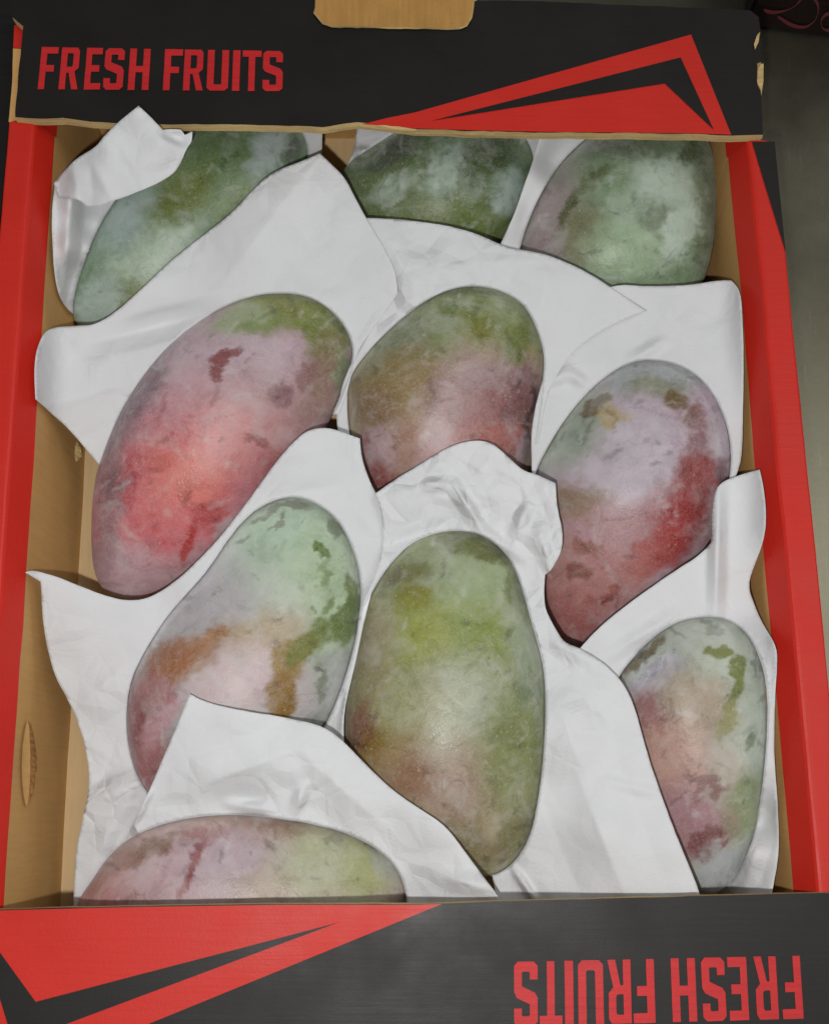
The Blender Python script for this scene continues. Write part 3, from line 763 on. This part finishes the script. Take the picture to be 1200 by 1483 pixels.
mango('m8', [(549, 841), (567, 816), (589, 793), (611, 780), (637, 772), (665, 769), (692, 774), (716, 788), (742, 819), (758, 864), (772, 911), (784, 954), (789, 990), (790, 1040), (786, 1100), (778, 1160), (766, 1210), (745, 1246), (713, 1268), (670, 1270), (622, 1250), (570, 1210), (530, 1160), (508, 1110), (500, 1065), (502, 1020), (510, 969), (519, 912), (531, 874)], 0.054, 0.84, 0.8,
      [(640, 830, 100, 60, 0, (136, 150, 114), .95, .7), (700, 870, 70, 75, 0, (150, 170, 128), .9, .7), (690, 788, 62, 20, 22, (94, 104, 46), .95, .4), (600, 866, 28, 26, 0, (118, 120, 28), .95, .5), (585, 828, 36, 13, -10, (104, 104, 46), .9, .35), (620, 920, 52, 44, 0, (140, 150, 64), .9, .7), (700, 920, 44, 44, 0, (126, 144, 62), .85, .7), (668, 1015, 80, 62, 0, (162, 170, 146), .95, .7), (555, 905, 28, 26, 0, (146, 144, 112), .7, .6),
       (535, 965, 28, 80, 8, (138, 124, 90), .75, .6), (520, 1060, 26, 40, 0, (128, 80, 60), .9, .6), (560, 1090, 40, 46, 30, (136, 106, 40), .9, .6), (600, 1030, 50, 50, 0, (150, 146, 104), .7, .7), (645, 1140, 88, 66, 0, (158, 132, 118), .92, .7), (745, 1080, 46, 90, 0, (120, 132, 78), .9, .6), (770, 960, 24, 70, -8, (132, 148, 122), .9, .6), (700, 1232, 80, 46, 0, (122, 106, 76), .8, .7), (590, 1130, 28, 34, 30, (134, 92, 62), .8, .6),
       (748, 860, 14, 34, -15, (92, 106, 48), .8, .4), (560, 845, 10, 30, 30, (98, 94, 66), .7, .4), (712, 1200, 12, 20, 15, (168, 154, 124), .6, .5), (760, 1000, 14, 18, 0, (94, 112, 66), .6, .4), (755, 1200, 26, 40, 10, (104, 100, 56), .8, .6)],
      (144, 148, 102), 'big yellow-green mango standing upright in the lower middle')
mango('m9', [(893, 985), (920, 948), (952, 918), (986, 899), (1025, 893), (1056, 899), (1082, 920), (1101, 958), (1110, 1003), (1111, 1055), (1107, 1112), (1100, 1162), (1089, 1214), (1070, 1260), (1049, 1285), (1022, 1294), (990, 1276), (948, 1222), (917, 1152), (897, 1082), (889, 1030)], 0.060, 0.84, 0.7,
      [(1045, 985, 50, 70, 0, (176, 190, 170), .95, .6), (1085, 1060, 24, 90, 0, (170, 182, 166), .9, .5), (950, 982, 42, 24, -35, (178, 170, 186), .95, .4), (1005, 1025, 55, 50, 0, (162, 142, 120), .95, .6), (935, 1040, 32, 42, 0, (154, 106, 108), .95, .5), (968, 1100, 60, 55, 0, (182, 142, 128), .95, .6), (985, 1185, 62, 55, 20, (160, 110, 122), .95, .5), (1055, 1110, 24, 40, 0, (182, 172, 156), .7, .6),
       (1020, 1130, 34, 10, 10, (128, 86, 80), .85, .35), (1010, 1145, 8, 18, 0, (132, 90, 86), .8, .4), (1035, 1146, 6, 14, 0, (132, 90, 86), .8, .4), (1040, 943, 20, 9, 5, (116, 128, 62), .95, .2), (1071, 972, 10, 28, -12, (108, 124, 54), .95, .2), (1066, 1005, 9, 24, 15, (112, 126, 58), .95, .25), (1052, 1040, 12, 28, 25, (142, 140, 88), .85, .4), (928, 952, 9, 44, 45, (104, 92, 64), .95, .25),
       (1080, 1165, 24, 44, 5, (122, 140, 92), .9, .45), (1050, 1190, 16, 40, 0, (140, 130, 100), .7, .5), (1022, 1222, 30, 16, -30, (122, 66, 72), .9, .35), (1052, 1262, 44, 36, 0, (164, 168, 168), .95, .4), (1086, 1070, 6, 16, 10, (118, 130, 106), .85, .3), (1020, 905, 20, 5, 10, (120, 132, 116), .8, .3), (1035, 916, 18, 4, 10, (120, 132, 116), .7, .3), (1095, 960, 5, 30, -15, (110, 116, 100), .7, .4)],
      (166, 170, 160), 'grey-green and mauve mango in the lower right corner', zslope=-0.05)
mango('m10', [(114, 1306), (134, 1275), (160, 1240), (195, 1211), (240, 1192), (290, 1182), (340, 1179), (400, 1184), (450, 1192), (500, 1206), (540, 1226), (566, 1248), (582, 1272), (589, 1304), (585, 1342), (558, 1378), (500, 1404), (400, 1418), (280, 1414), (190, 1395), (132, 1362), (112, 1332)], 0.052, 0.84, 0.6,
      [(150, 1295, 60, 60, 0, (168, 100, 96), .9, .7), (265, 1265, 90, 60, 0, (184, 150, 162), .95, .6), (350, 1250, 80, 45, 0, (180, 154, 170), .95, .6), (220, 1232, 52, 13, -18, (134, 100, 84), .9, .4), (280, 1255, 9, 60, 20, (146, 84, 84), .9, .35), (296, 1208, 30, 12, 0, (150, 96, 96), .7, .5), (410, 1285, 70, 26, 0, (168, 148, 128), .85, .6), (425, 1196, 55, 12, 8, (142, 114, 96), .9, .4),
       (470, 1250, 70, 55, 0, (170, 176, 142), .95, .6), (535, 1265, 36, 46, 0, (160, 170, 116), .85, .6), (488, 1222, 12, 8, 30, (124, 130, 100), .7, .4), (560, 1250, 14, 40, -30, (168, 176, 162), .7, .6), (165, 1255, 16, 50, 40, (150, 116, 106), .7, .6)],
      (168, 144, 134), 'pale pink and yellow mango tucked under the near flap')

# ------------------------------------------------------------------ wrapping papers
G = 3.0                                        # grid step in photograph pixels
GX0, GY0, GX1, GY1 = 20, 100, 1180, 1360
gx = np.arange(GX0, GX1 + 1, G); gy = np.arange(GY0, GY1 + 1, G)
NX, NY = len(gx), len(gy)
PXg, PYg = np.meshgrid(gx, gy)
for mk in MANGO.values():
    zf = np.full((NY, NX), -1.0); zb = np.full((NY, NX), 9.0)
    x0, y0, x1, y1 = mk['px']
    ix = np.where((gx >= x0 - 2) & (gx <= x1 + 2))[0]; iy = np.where((gy >= y0 - 2) & (gy <= y1 + 2))[0]
    cam_v = Vector(CAMLOC)
    for j in iy:
        D = rays(gx[ix], np.full(len(ix), gy[j])); D /= np.linalg.norm(D, axis=1)[:, None]
        for i, d in zip(ix, D):
            dv = Vector(d)
            h = mk['bvh'].ray_cast(cam_v, dv)
            if h[0] is not None:
                zf[j, i] = h[0].z
                far = cam_v + dv * 1.2
                h2 = mk['bvh'].ray_cast(far, -dv)
                zb[j, i] = h2[0].z if h2[0] is not None else h[0].z
    mk['zf'], mk['zb'] = zf, zb

def inside(poly, X, Y):
    P = np.asarray(poly, float); r = np.zeros(X.shape, bool); n = len(P)
    for i in range(n):
        (xa, ya), (xb, yb) = P[i], P[(i + 1) % n]
        cnd = ((ya > Y) != (yb > Y))
        r ^= cnd & (X < (xb - xa) * (Y - ya) / (yb - ya + 1e-12) + xa)
    return r

def dilate(m, k):
    for _ in range(k):
        n = m.copy(); n[1:] |= m[:-1]; n[:-1] |= m[1:]; n[:, 1:] |= m[:, :-1]; n[:, :-1] |= m[:, 1:]; m = n
    return m

def seg_dist(X, Y, a, b):
    ax_, ay = a; bx, by = b; dx, dy = bx - ax_, by - ay
    t = np.clip(((X - ax_) * dx + (Y - ay) * dy) / (dx * dx + dy * dy), 0, 1)
    return np.hypot(X - ax_ - t * dx, Y - ay - t * dy), t

def tri(x):
    return np.abs((x % 2) - 1)

def creases(X, Y, seed, scale=95.0):
    """creased-paper relief: warped triangle waves, facets with sharp ridges"""
    rs = random.Random(seed); h = 0
    for k, (wl, am) in enumerate(((1.0, 1.0), (0.62, 0.6), (0.38, 0.32), (0.2, 0.14))):
        for r in range(2):
            th = rs.uniform(0, math.pi); off = rs.uniform(0, 10)
            wx = X + 60 * wl * fbm(X / (130 * wl), Y / (130 * wl), seed + k + r, 2) * 2
            wy = Y + 60 * wl * fbm(X / (130 * wl), Y / (130 * wl), seed + k + r + 50, 2) * 2
            m = smooth(-0.12, 0.2, fbm(X / (140 * wl), Y / (140 * wl), seed + 7 * k + r + 90, 2))
            h = h + am * m * (tri((wx * math.cos(th) + wy * math.sin(th)) / (scale * wl) + off) - 0.5)
    return h

_D = rays(PXg, PYg)
def wall_floor(xf, sgn):
    z = np.full((NY, NX), 0.05)
    for _ in range(6):
        y = (z - CAMLOC[2]) / _D[..., 2] * _D[..., 1]
        lean = 0.003 * np.clip((0.097 - z) / 0.093, 0, 1)
        X = xf(y) + sgn * (lean - 0.0012)
        d = np.where(np.abs(_D[..., 0]) < 1e-4, 1e-4, _D[..., 0])
        z = np.where(d * sgn > 0.02, np.clip(CAMLOC[2] + _D[..., 2] * X / d, -1, 0.12), -1.0)
    return z
ZWALL = np.maximum(wall_floor(RX, 1), wall_floor(LX, -1))
def soften(poly, rounds=2, limit=38):
    P = [np.array(p, float) for p in poly]
    for _ in range(rounds):
        out = []; n = len(P)
        for i in range(n):
            a, b, c = P[i - 1], P[i], P[(i + 1) % n]
            u, v = b - a, c - b
            ang = abs(math.degrees(math.atan2(u[0] * v[1] - u[1] * v[0], u @ v)))
            if ang < limit and ang > 1.5:
                out += [b - 0.25 * u, b + 0.25 * v]
            else:
                out.append(b)
        P = out
    return np.array(P)
PLACED = np.full((NY, NX), -1.0)               # top of everything already laid
def sheet(own, poly, pins, label, lift=0.003, amp=0.0007, creas=(), crumples=(), seed=1, gap=0.0010, base_z=0.05, under=True, name='wrapping_paper', parent=None, over=True, sharp=(), iters=320, relax=0.02, also=(), anneal=True):
    """a paper sheet: outline traced on the photograph, height found by draping it over what lies below"""
    global PLACED
    P = soften(poly)
    M0 = inside(P, PXg, PYg); M = dilate(M0, 3)
    L = np.maximum(ZB + 0.0015, ZWALL + 0.0008)
    rimd = np.full((NY, NX), 1e9)
    for i in range(len(P)):
        d, _ = seg_dist(PXg, PYg, P[i], P[(i + 1) % len(P)]); rimd = np.minimum(rimd, d)
    lf = gap + lift * np.exp(-rimd / 26.0) * (0.5 + 1.0 * vnoise(PXg / 150, PYg / 150, seed))
    for k, mk in MANGO.items():
        if k == own or k in also: continue
        L = np.maximum(L, np.where(mk['zf'] > 0, mk['zf'] + lf, -1))
    if over:
        L = np.maximum(L, np.where(PLACED > 0, PLACED + 0.0009 + 0.4 * (lf - gap), -1))
    U = np.full((NY, NX), 9.0)
    if own: U = np.where(MANGO[own]['zf'] > 0, MANGO[own]['zb'] - 0.0006, 9.0)
    for k in also: U = np.minimum(U, np.where(MANGO[k]['zf'] > 0, MANGO[k]['zb'] - 0.0006, 9.0))
    pn = np.array(pins, float)
    pn[:, 2] = np.where(pn[:, 2] > 0.03, pn[:, 2] + 0.35 * np.clip(0.092 - pn[:, 2], 0, 1), pn[:, 2])
    pn = pn[pn[:, 2] > 0.025] if own else pn
    w = 1.0 / (((PXg[..., None] - pn[:, 0]) ** 2 + (PYg[..., None] - pn[:, 1]) ** 2) / 900.0 + 0.15) ** 1.6
    z0 = (w * pn[:, 2]).sum(-1) / w.sum(-1)
    wmax = np.clip(w.max(-1) / 6.0, 0, 1)
    z = np.minimum(np.maximum(z0, L), U)
    sil = (MANGO[own]['zf'] > 0) if own else np.zeros_like(M)
    for k_ in also: sil = sil | (MANGO[k_]['zf'] > 0)
    Mf = (M & ~sil).astype(float)
    nb = np.zeros_like(Mf); nb[1:] += Mf[:-1]; nb[:-1] += Mf[1:]; nb[:, 1:] += Mf[:, :-1]; nb[:, :-1] += Mf[:, 1:]
    def avg(z):
        zm = z * Mf; s = np.zeros_like(z)
        s[1:] += zm[:-1]; s[:-1] += zm[1:]; s[:, 1:] += zm[:, :-1]; s[:, :-1] += zm[:, 1:]
        return np.where(nb > 0, s / np.maximum(nb, 1), z)
    k = relax + 0.25 * wmax
    for it in range(iters):
        z = 0.3 * z + 0.7 * avg(z)
        kk = k * max(0.0, 1.0 - it / (0.8 * iters)) if anneal else k
        z = z * (1 - kk) + z0 * kk
        z = np.minimum(np.maximum(z, L), U)
    for it in range(6):
        z = 0.5 * z + 0.5 * avg(z)
    Ls = L - 0.0006
    z = np.where(sil, z, np.maximum(z, Ls))
    z = np.where(M, 0.5 * z + 0.5 * avg(z), z)
    known = (M & ~sil); zo = np.where(known, z, 0.0)
    for it in range(9):                          # carry the collar a little way in under its own mango
        kf = known.astype(float); sm = np.zeros_like(z); cn = np.zeros_like(z)
        for sl_a, sl_b in (((slice(1, None), slice(None)), (slice(None, -1), slice(None))), ((slice(None), slice(1, None)), (slice(None), slice(None, -1)))):
            sm[sl_a] += (zo * kf)[sl_b]; cn[sl_a] += kf[sl_b]; sm[sl_b] += (zo * kf)[sl_a]; cn[sl_b] += kf[sl_a]
        new = (~known) & (cn > 0)
        zo = np.where(new, sm / np.maximum(cn, 1), zo); known = known | new
    z = np.where(known, zo, z)
    cr = 0.20 + 0.40 * smooth(-0.05, 0.25, fbm(PXg / 90, PYg / 90, seed + 77, 2))
    for (cx, cy, sg, a) in crumples:
        g = np.exp(-((PXg - cx) ** 2 + (PYg - cy) ** 2) / (2 * sg * sg))
        cr = cr + g * a
        z = z + g * a * 0.0012 * creases(PXg, PYg, seed + 31, 42.0)
    z = z + 0.55 * amp * creases(PXg, PYg, seed, 150.0)
    for (a, b, hh, wd) in creas:
        d, t = seg_dist(PXg, PYg, a, b)
        z = z + 1.4 * hh * np.clip(1 - d / wd, 0, 1) * np.sin(np.pi * np.clip(0.12 + 0.76 * t, 0, 1))
    zin = np.where(U < 5, U, z)
    # ---- mesh
    rim = densify(P, 4.0, 0.5, seed)
    rs = random.Random(seed)
    xs = np.arange(P[:, 0].min(), P[:, 0].max(), 3.6); ys = np.arange(P[:, 1].min(), P[:, 1].max(), 3.3)
    X, Y = np.meshgrid(xs, ys); X = X + (np.arange(len(ys)) % 2)[:, None] * 1.8
    ins = inside(rim, X, Y)
    dm = np.full(X.shape, 1e9)
    for i in range(len(P)):
        d, _ = seg_dist(X, Y, P[i], P[(i + 1) % len(P)]); dm = np.minimum(dm, d)
    ins &= dm > 2.2
    keys = ((own,) if own else ()) + tuple(also)
    def signed(Qx, Qy):
        sd = np.full(Qx.shape, 1e9)
        for k in keys:
            S_ = MANGO[k]['S2']; dd = np.full(Qx.shape, 1e9)
            for i in range(0, len(S_), 1):
                a_, b_ = S_[i], S_[(i + 1) % len(S_)]
                d, _ = seg_dist(Qx, Qy, a_, b_); dd = np.minimum(dd, d)
            sd = np.minimum(sd, np.where(inside(S_, Qx, Qy), -dd, dd))
        return sd
    gridp = np.stack([X[ins], Y[ins]], 1)
    if keys:
        sg = signed(gridp[:, 0], gridp[:, 1]); gridp = gridp[(np.abs(sg + 1.2) > 3.2) & (sg > -40)]
        rings = []
        for k in keys:
            S_ = MANGO[k]['S2']; tg = np.roll(S_, -1, 0) - np.roll(S_, 1, 0); tg /= np.linalg.norm(tg, axis=1)[:, None]
            nn_ = np.stack([tg[:, 1], -tg[:, 0]], 1)
            if inside(S_, np.array([S_[0, 0] + 3 * nn_[0, 0]]), np.array([S_[0, 1] + 3 * nn_[0, 1]]))[0]: nn_ = -nn_
            for off in (0.6, -3.0): rings.append(densify(S_ + nn_ * off, 3.0))
        rg = np.vstack(rings); ok = inside(rim, rg[:, 0], rg[:, 1])
        dq = np.full(len(rg), 1e9)
        for i in range(len(P)):
            d, _ = seg_dist(rg[:, 0], rg[:, 1], P[i], P[(i + 1) % len(P)]); dq = np.minimum(dq, d)
        rg = rg[ok & (dq > 1.5)]
        gridp = np.vstack([gridp, rg])
    pts = [Vector(p) for p in rim.tolist()] + [Vector(p) for p in gridp.tolist()]
    nr = len(rim)
    res = delaunay_2d_cdt(pts, [(i, (i + 1) % nr) for i in range(nr)], [], 2, 1e-4)
    V2 = np.array([tuple(v) for v in res[0]]); F = [tuple(f) for f in res[2]]
    fx = np.clip((V2[:, 0] - GX0) / G, 0, NX - 1.001); fy = np.clip((V2[:, 1] - GY0) / G, 0, NY - 1.001)
    i0, j0 = fx.astype(int), fy.astype(int); ax_, ay = fx - i0, fy - j0
    zz = (z[j0, i0] * (1 - ax_) + z[j0, i0 + 1] * ax_) * (1 - ay) + (z[j0 + 1, i0] * (1 - ax_) + z[j0 + 1, i0 + 1] * ax_) * ay
    crv = cr[j0, i0]
    if keys:
        sv = signed(V2[:, 0], V2[:, 1])
        zi = (zin[j0, i0] * (1 - ax_) + zin[j0, i0 + 1] * ax_) * (1 - ay) + (zin[j0 + 1, i0] * (1 - ax_) + zin[j0 + 1, i0 + 1] * ax_) * ay
        wq = np.clip((-sv - 0.3) / 2.6, 0, 1)
        zz = zz * (1 - wq) + np.minimum(zz, zi) * wq
        keepf = [f for f in F if min(sv[list(f)]) > -34]
        F = keepf
    W = at(V2[:, 0], V2[:, 1], zz)
    origin = np.array([W[:, 0].mean(), W[:, 1].mean(), W[:, 2].min()])
    if parent is not None:
        ob = mesh_obj(name, W - np.array(parent.location), F, M_PAPER, smooth_shade=True); ob.parent = parent
        ob['label'] = label
    else:
        ob = mesh_obj(name, W, F, M_PAPER, smooth_shade=True, origin=origin)
        tag(ob, label, 'paper', 'white paper sheets wrapped round the mangoes')
    a_ = ob.data.attributes.new('crumple', 'FLOAT', 'POINT'); a_.data.foreach_set('value', np.clip(crv, 0, 1.5).astype(np.float32))
    md = ob.modifiers.new('thickness', 'SOLIDIFY'); md.thickness = 0.00009; md.offset = 1
    PLACED = np.where(M0, np.maximum(PLACED, z), PLACED)
    return ob

# sheet of the long green mango, far left
A = sheet('m1', [(80, 264), (75, 310), (77, 380), (85, 430), (106, 458), (150, 470), (250, 430), (380, 330), (438, 255), (466, 224), (467, 186), (462, 165), (400, 150), (300, 150), (240, 190), (180, 235), (112, 248)],
      [(80, 270, .094), (102, 285, .097), (77, 340, .082), (100, 350, .088), (84, 425, .055), (106, 455, .035), (135, 330, .06), (125, 400, .045), (150, 270, .085), (200, 240, .06), (455, 210, .045), (464, 190, .05)],
      'white paper curling up between the left wall and the far left mango', lift=0.002, amp=0.0, seed=3, iters=70, relax=0.02,
      creas=[((104, 262), (92, 420), 0.006, 22)])
sheet('m2', [(500, 247), (513, 217), (516, 188), (520, 170), (600, 165), (720, 160), (784, 178), (782, 205), (772, 240), (740, 330), (690, 360), (600, 360), (540, 330), (512, 280)],
      [(505, 240, .05), (516, 190, .06), (560, 185, .065), (775, 200, .07), (600, 250, .02), (700, 300, .02)],
      'white paper just showing behind the dark green far mango', lift=0.001, amp=0.0005, seed=8, creas=[((512, 219), (548, 222), 0.004, 10)])
sheet('m3', [(784, 186), (772, 232), (758, 270), (744, 312), (722, 358), (740, 380), (800, 420), (880, 430), (940, 380), (960, 250), (930, 180), (860, 172)],
      [(780, 190, .085), (765, 250, .082), (745, 310, .08), (725, 355, .078), (800, 240, .06), (770, 320, .055), (900, 300, .02)],
      'grey-shaded strip of paper between the two far green mangoes', lift=0.002, amp=0.0003, seed=9, iters=60)
# sheet of the lilac mango by the right wall
sheet('m6', [(884, 411), (940, 415), (1000, 413), (1040, 406), (1058, 406), (1070, 418), (1074, 450), (1076, 520), (1075, 600), (1074, 668), (1060, 700), (980, 720), (860, 720), (770, 690), (768, 620), (782, 560), (800, 500), (840, 440)],
      [(884, 411, .09), (1000, 412, .088), (1055, 408, .086), (1070, 440, .084), (1074, 560, .084), (1074, 660, .082), (1000, 470, .083), (900, 480, .075), (830, 500, .068), (800, 560, .058), (820, 545, .065), (900, 620, .02), (960, 640, .02)],
      'white sheet behind the lilac and red mango, reaching the right wall', lift=0.0025, amp=0.0006, seed=14, creas=[((788, 558), (822, 540), 0.0022, 13), ((822, 540), (850, 558), 0.0022, 13), ((915, 520), (960, 495), 0.002, 12)])
# sheet of the olive middle mango
sheet('m5', [(520, 316), (560, 316), (600, 320), (650, 327), (690, 338), (735, 359), (765, 363), (800, 371), (850, 394), (890, 420), (936, 450), (900, 464), (850, 490), (812, 530), (790, 575), (780, 640), (700, 690), (560, 670), (515, 640), (490, 632), (486, 600), (500, 540), (530, 490), (545, 440), (545, 380)],
      [(530, 320, .086), (650, 327, .09), (740, 360, .088), (850, 394, .09), (930, 448, .084), (840, 470, .077), (800, 530, .066), (790, 570, .06), (620, 380, .08), (700, 390, .08), (560, 450, .068), (500, 590, .05), (490, 620, .05), (650, 560, .02)],
      'white sheet behind the olive middle mango, over the far mangoes', lift=0.0025, amp=0.0009, seed=22, crumples=[(640, 380, 60, .7), (560, 440, 40, .6)], creas=[((590, 385), (770, 378), 0.0022, 40), ((790, 385), (780, 500), 0.003, 50), ((560, 345), (600, 420), 0.003, 40)])
# sheet of the big pink mango
sheet('m4', [(76, 474), (105, 472), (140, 471), (175, 446), (212, 412), (246, 378), (295, 340), (340, 305), (375, 264), (402, 246), (440, 232), (463, 222), (482, 240), (500, 258), (514, 286), (530, 316), (552, 350), (573, 393), (576, 425), (552, 458), (530, 488), (513, 520), (503, 570), (490, 600), (450, 600), (400, 560), (300, 560), (240, 620), (190, 690), (150, 680), (143, 672), (120, 645), (100, 621), (52, 578), (50, 545), (52, 512), (62, 484)],
      [(60, 500, .076), (55, 570, .070), (76, 476, .080), (105, 550, .064), (100, 615, .058), (140, 665, .045), (160, 600, .052), (140, 475, .074), (212, 415, .084), (340, 308, .09), (463, 224, .092), (420, 320, .088), (300, 400, .076), (240, 470, .062), (500, 300, .09), (560, 400, .085), (545, 450, .074), (515, 510, .058), (300, 620, .02), (350, 560, .02)],
      'large white sheet with a raised point behind the big pink mango', lift=0.003, amp=0.0007, seed=31, crumples=[(470, 300, 50, .35)], creas=[((130, 498), (330, 446), -0.0042, 26), ((60, 590), (185, 556), 0.0035, 55), ((330, 400), (455, 235), 0.0035, 60), ((400, 300), (520, 420), -0.0025, 60)])
# sheet of the pale mint mango
sheet('m7', [(37, 829), (47, 825), (80, 834), (120, 850), (155, 864), (190, 871), (220, 865), (260, 838), (300, 798), (327, 768), (360, 724), (400, 668), (430, 634), (450, 621), (475, 619), (500, 627), (521, 635), (523, 662), (534, 694), (544, 714), (575, 725), (580, 760), (560, 800), (540, 850), (527, 900), (515, 960), (497, 1030), (498, 1080), (470, 1090), (400, 1080), (320, 1130), (300, 1180), (330, 1230), (300, 1330), (107, 1330), (107, 1298), (110, 1230), (120, 1185), (130, 1140), (127, 1095), (115, 1050), (97, 1010), (82, 985), (70, 945), (62, 900), (59, 842)],
      [(37, 829, .088), (60, 835, .085), (120, 852, .08), (190, 870, .076), (260, 840, .076), (70, 900, .072), (80, 980, .058), (110, 1050, .045), (128, 1120, .038), (115, 1200, .034), (108, 1290, .032), (150, 1000, .055), (150, 1100, .045), (160, 1200, .04), (190, 900, .066), (230, 880, .064), (200, 1180, .05), (360, 725, .082), (450, 622, .088), (520, 640, .086), (480, 690, .078), (545, 760, .07), (530, 860, .055), (505, 1000, .045), (400, 900, .02), (300, 1000, .02), (250, 1280, .02)],
      'white sheet wrapped round the pale mint mango along the left wall', lift=0.003, amp=0.0007, seed=45, also=('m10',), crumples=[(150, 1180, 50, .9), (120, 1060, 40, .4), (200, 1170, 30, .6)], creas=[((130, 1160), (210, 1130), 0.003, 22), ((215, 1145), (150, 1260), -0.003, 18), ((105, 1030), (195, 955), 0.003, 45), ((390, 720), (510, 700), 0.003, 55), ((505, 1000), (497, 1060), 0.003, 8)])
# sheet of the corner mango at lower right
sheet('m9', [(838, 940), (868, 907), (920, 866), (970, 831), (1010, 806), (1029, 786), (1029, 745), (1034, 712), (1046, 697), (1070, 688), (1099, 680), (1104, 702), (1109, 745), (1106, 780), (1092, 818), (1082, 846), (1092, 878), (1106, 908), (1122, 932), (1125, 958), (1121, 1010), (1120, 1095), (1125, 1160), (1128, 1235), (1116, 1298), (1112, 1330), (980, 1330), (960, 1240), (925, 1150), (900, 1050), (880, 980)],
      [(840, 938, .08), (920, 866, .086), (1010, 806, .088), (1035, 720, .094), (1098, 682, .098), (1070, 740, .092), (1107, 750, .094), (1040, 840, .084), (1082, 850, .084), (1060, 880, .074), (1120, 935, .092), (1123, 1000, .092), (1121, 1095, .092), (1126, 1230, .094), (1116, 1295, .088), (1080, 1280, .045), (1108, 1200, .05), (950, 890, .076), (900, 940, .07), (1000, 1000, .02), (1030, 1150, .02), (1000, 1290, .03)],
      'white sheet with a tall tab round the corner mango at the right wall', lift=0.003, amp=0.0004, seed=52, creas=[((1040, 700), (1036, 890), 0.005, 16), ((880, 950), (985, 885), 0.0025, 16), ((1100, 1215), (1075, 1290), 0.004, 20)], crumples=[(960, 900, 40, .3)])
# sheet of the big upright mango
sheet('m8', [(543, 715), (572, 694), (604, 675), (640, 652), (665, 641), (692, 637), (715, 643), (738, 664), (757, 682), (780, 688), (804, 700), (806, 735), (815, 772), (813, 798), (798, 826), (789, 832), (787, 855), (789, 884), (806, 914), (816, 930), (840, 939), (866, 954), (895, 980), (911, 1006), (921, 1032), (936, 1090), (955, 1146), (980, 1214), (1000, 1260), (1014, 1298), (1020, 1330), (720, 1330), (716, 1280), (690, 1180), (640, 1050), (560, 960), (522, 905), (526, 870), (545, 830), (556, 780), (552, 740)],
      [(545, 716, .082), (640, 652, .088), (692, 638, .092), (757, 682, .09), (804, 705, .094), (813, 780, .092), (790, 850, .084), (600, 720, .08), (690, 710, .082), (760, 760, .082), (560, 780, .07), (640, 755, .064), (730, 790, .065), (770, 850, .068), (800, 950, .07), (840, 942, .084), (900, 985, .087), (936, 1090, .092), (980, 1215, .094), (1014, 1298, .092), (860, 1050, .082), (900, 1200, .085), (820, 1150, .07), (800, 1280, .06), (750, 1290, .045), (870, 1290, .072), (950, 1290, .086), (640, 950, .02), (680, 1100, .02)],
      'crumpled white sheet round the big upright mango, spread over the corner mango', lift=0.003, amp=0.0008, seed=61, gap=0.0014,
      crumples=[(700, 715, 60, 1.5), (790, 760, 40, 1.3), (600, 740, 45, 1.0), (800, 880, 40, 1.0), (850, 1050, 60, .25), (760, 1280, 30, .6)],
      creas=[((655, 700), (700, 770), 0.004, 14), ((700, 770), (760, 810), 0.003, 12), ((610, 700), (655, 702), 0.003, 14), ((765, 730), (740, 790), 0.003, 14), ((800, 930), (850, 955), 0.003, 16), ((835, 1120), (910, 1310), 0.0045, 60), ((800, 1000), (850, 1130), 0.004, 55), ((780, 770), (800, 830), 0.003, 12), ((560, 790), (620, 770), -0.003, 14), ((870, 1130), (955, 1150), 0.0012, 12), ((745, 1260), (772, 1300), 0.004, 8)])
# sheet of the mango under the near flap
sheet('m10', [(275, 1005), (300, 1018), (350, 1029), (420, 1040), (470, 1052), (500, 1076), (530, 1108), (570, 1146), (610, 1173), (645, 1196), (672, 1232), (700, 1270), (726, 1304), (735, 1335), (590, 1340), (480, 1335), (420, 1300), (330, 1290), (240, 1270), (193, 1196), (206, 1168), (216, 1146), (232, 1108), (252, 1062)],
      [(275, 1005, .094), (350, 1030, .096), (470, 1053, .09), (216, 1146, .076), (196, 1192, .062), (300, 1100, .088), (420, 1110, .084), (530, 1108, .084), (250, 1170, .068), (340, 1165, .066), (470, 1175, .07), (560, 1210, .07), (610, 1172, .088), (645, 1196, .09), (700, 1270, .088), (620, 1270, .072), (600, 1300, .06), (725, 1302, .084), (350, 1300, .02), (480, 1290, .02)],
      'white sheet with a pointed corner above the mango at the near flap', lift=0.003, amp=0.0007, seed=77, crumples=[(430, 1150, 50, .8), (250, 1150, 40, .5), (560, 1220, 50, .4)], creas=[((285, 1140), (430, 1085), 0.004, 45), ((430, 1085), (560, 1200), 0.0035, 50), ((430, 1170), (440, 1140), 0.003, 14), ((330, 1165), (390, 1172), 0.0025, 12), ((216, 1148), (194, 1192), 0.004, 9), ((640, 1270), (720, 1290), 0.003, 20)])
# folded-over corner of the far left sheet, standing above the flap edge
PLACED[:] = -1
sheet(None, [(201, 153), (213, 164), (226, 178), (236, 188), (250, 187), (262, 188), (268, 196), (279, 190), (278, 205), (271, 214), (262, 236), (250, 254), (215, 272), (165, 291), (140, 299), (124, 299), (116, 290), (106, 288), (84, 284), (78, 266), (92, 248), (112, 228), (138, 214), (150, 198), (172, 176)],
      [(201, 153, .126), (236, 188, .119), (279, 192, .112), (250, 254, .106), (165, 291, .104), (124, 299, .101), (80, 268, .097), (112, 228, .107), (150, 198, .118), (190, 230, .113)],
      'folded-over paper corner standing up in front of the far flap', lift=0.0, amp=0.0, seed=88, name='folded_corner', parent=A, iters=60, relax=0.01, over=False, creas=[((128, 226), (166, 292), 0.0035, 40), ((236, 190), (270, 205), -0.004, 12), ((106, 236), (112, 296), 0.003, 24)])
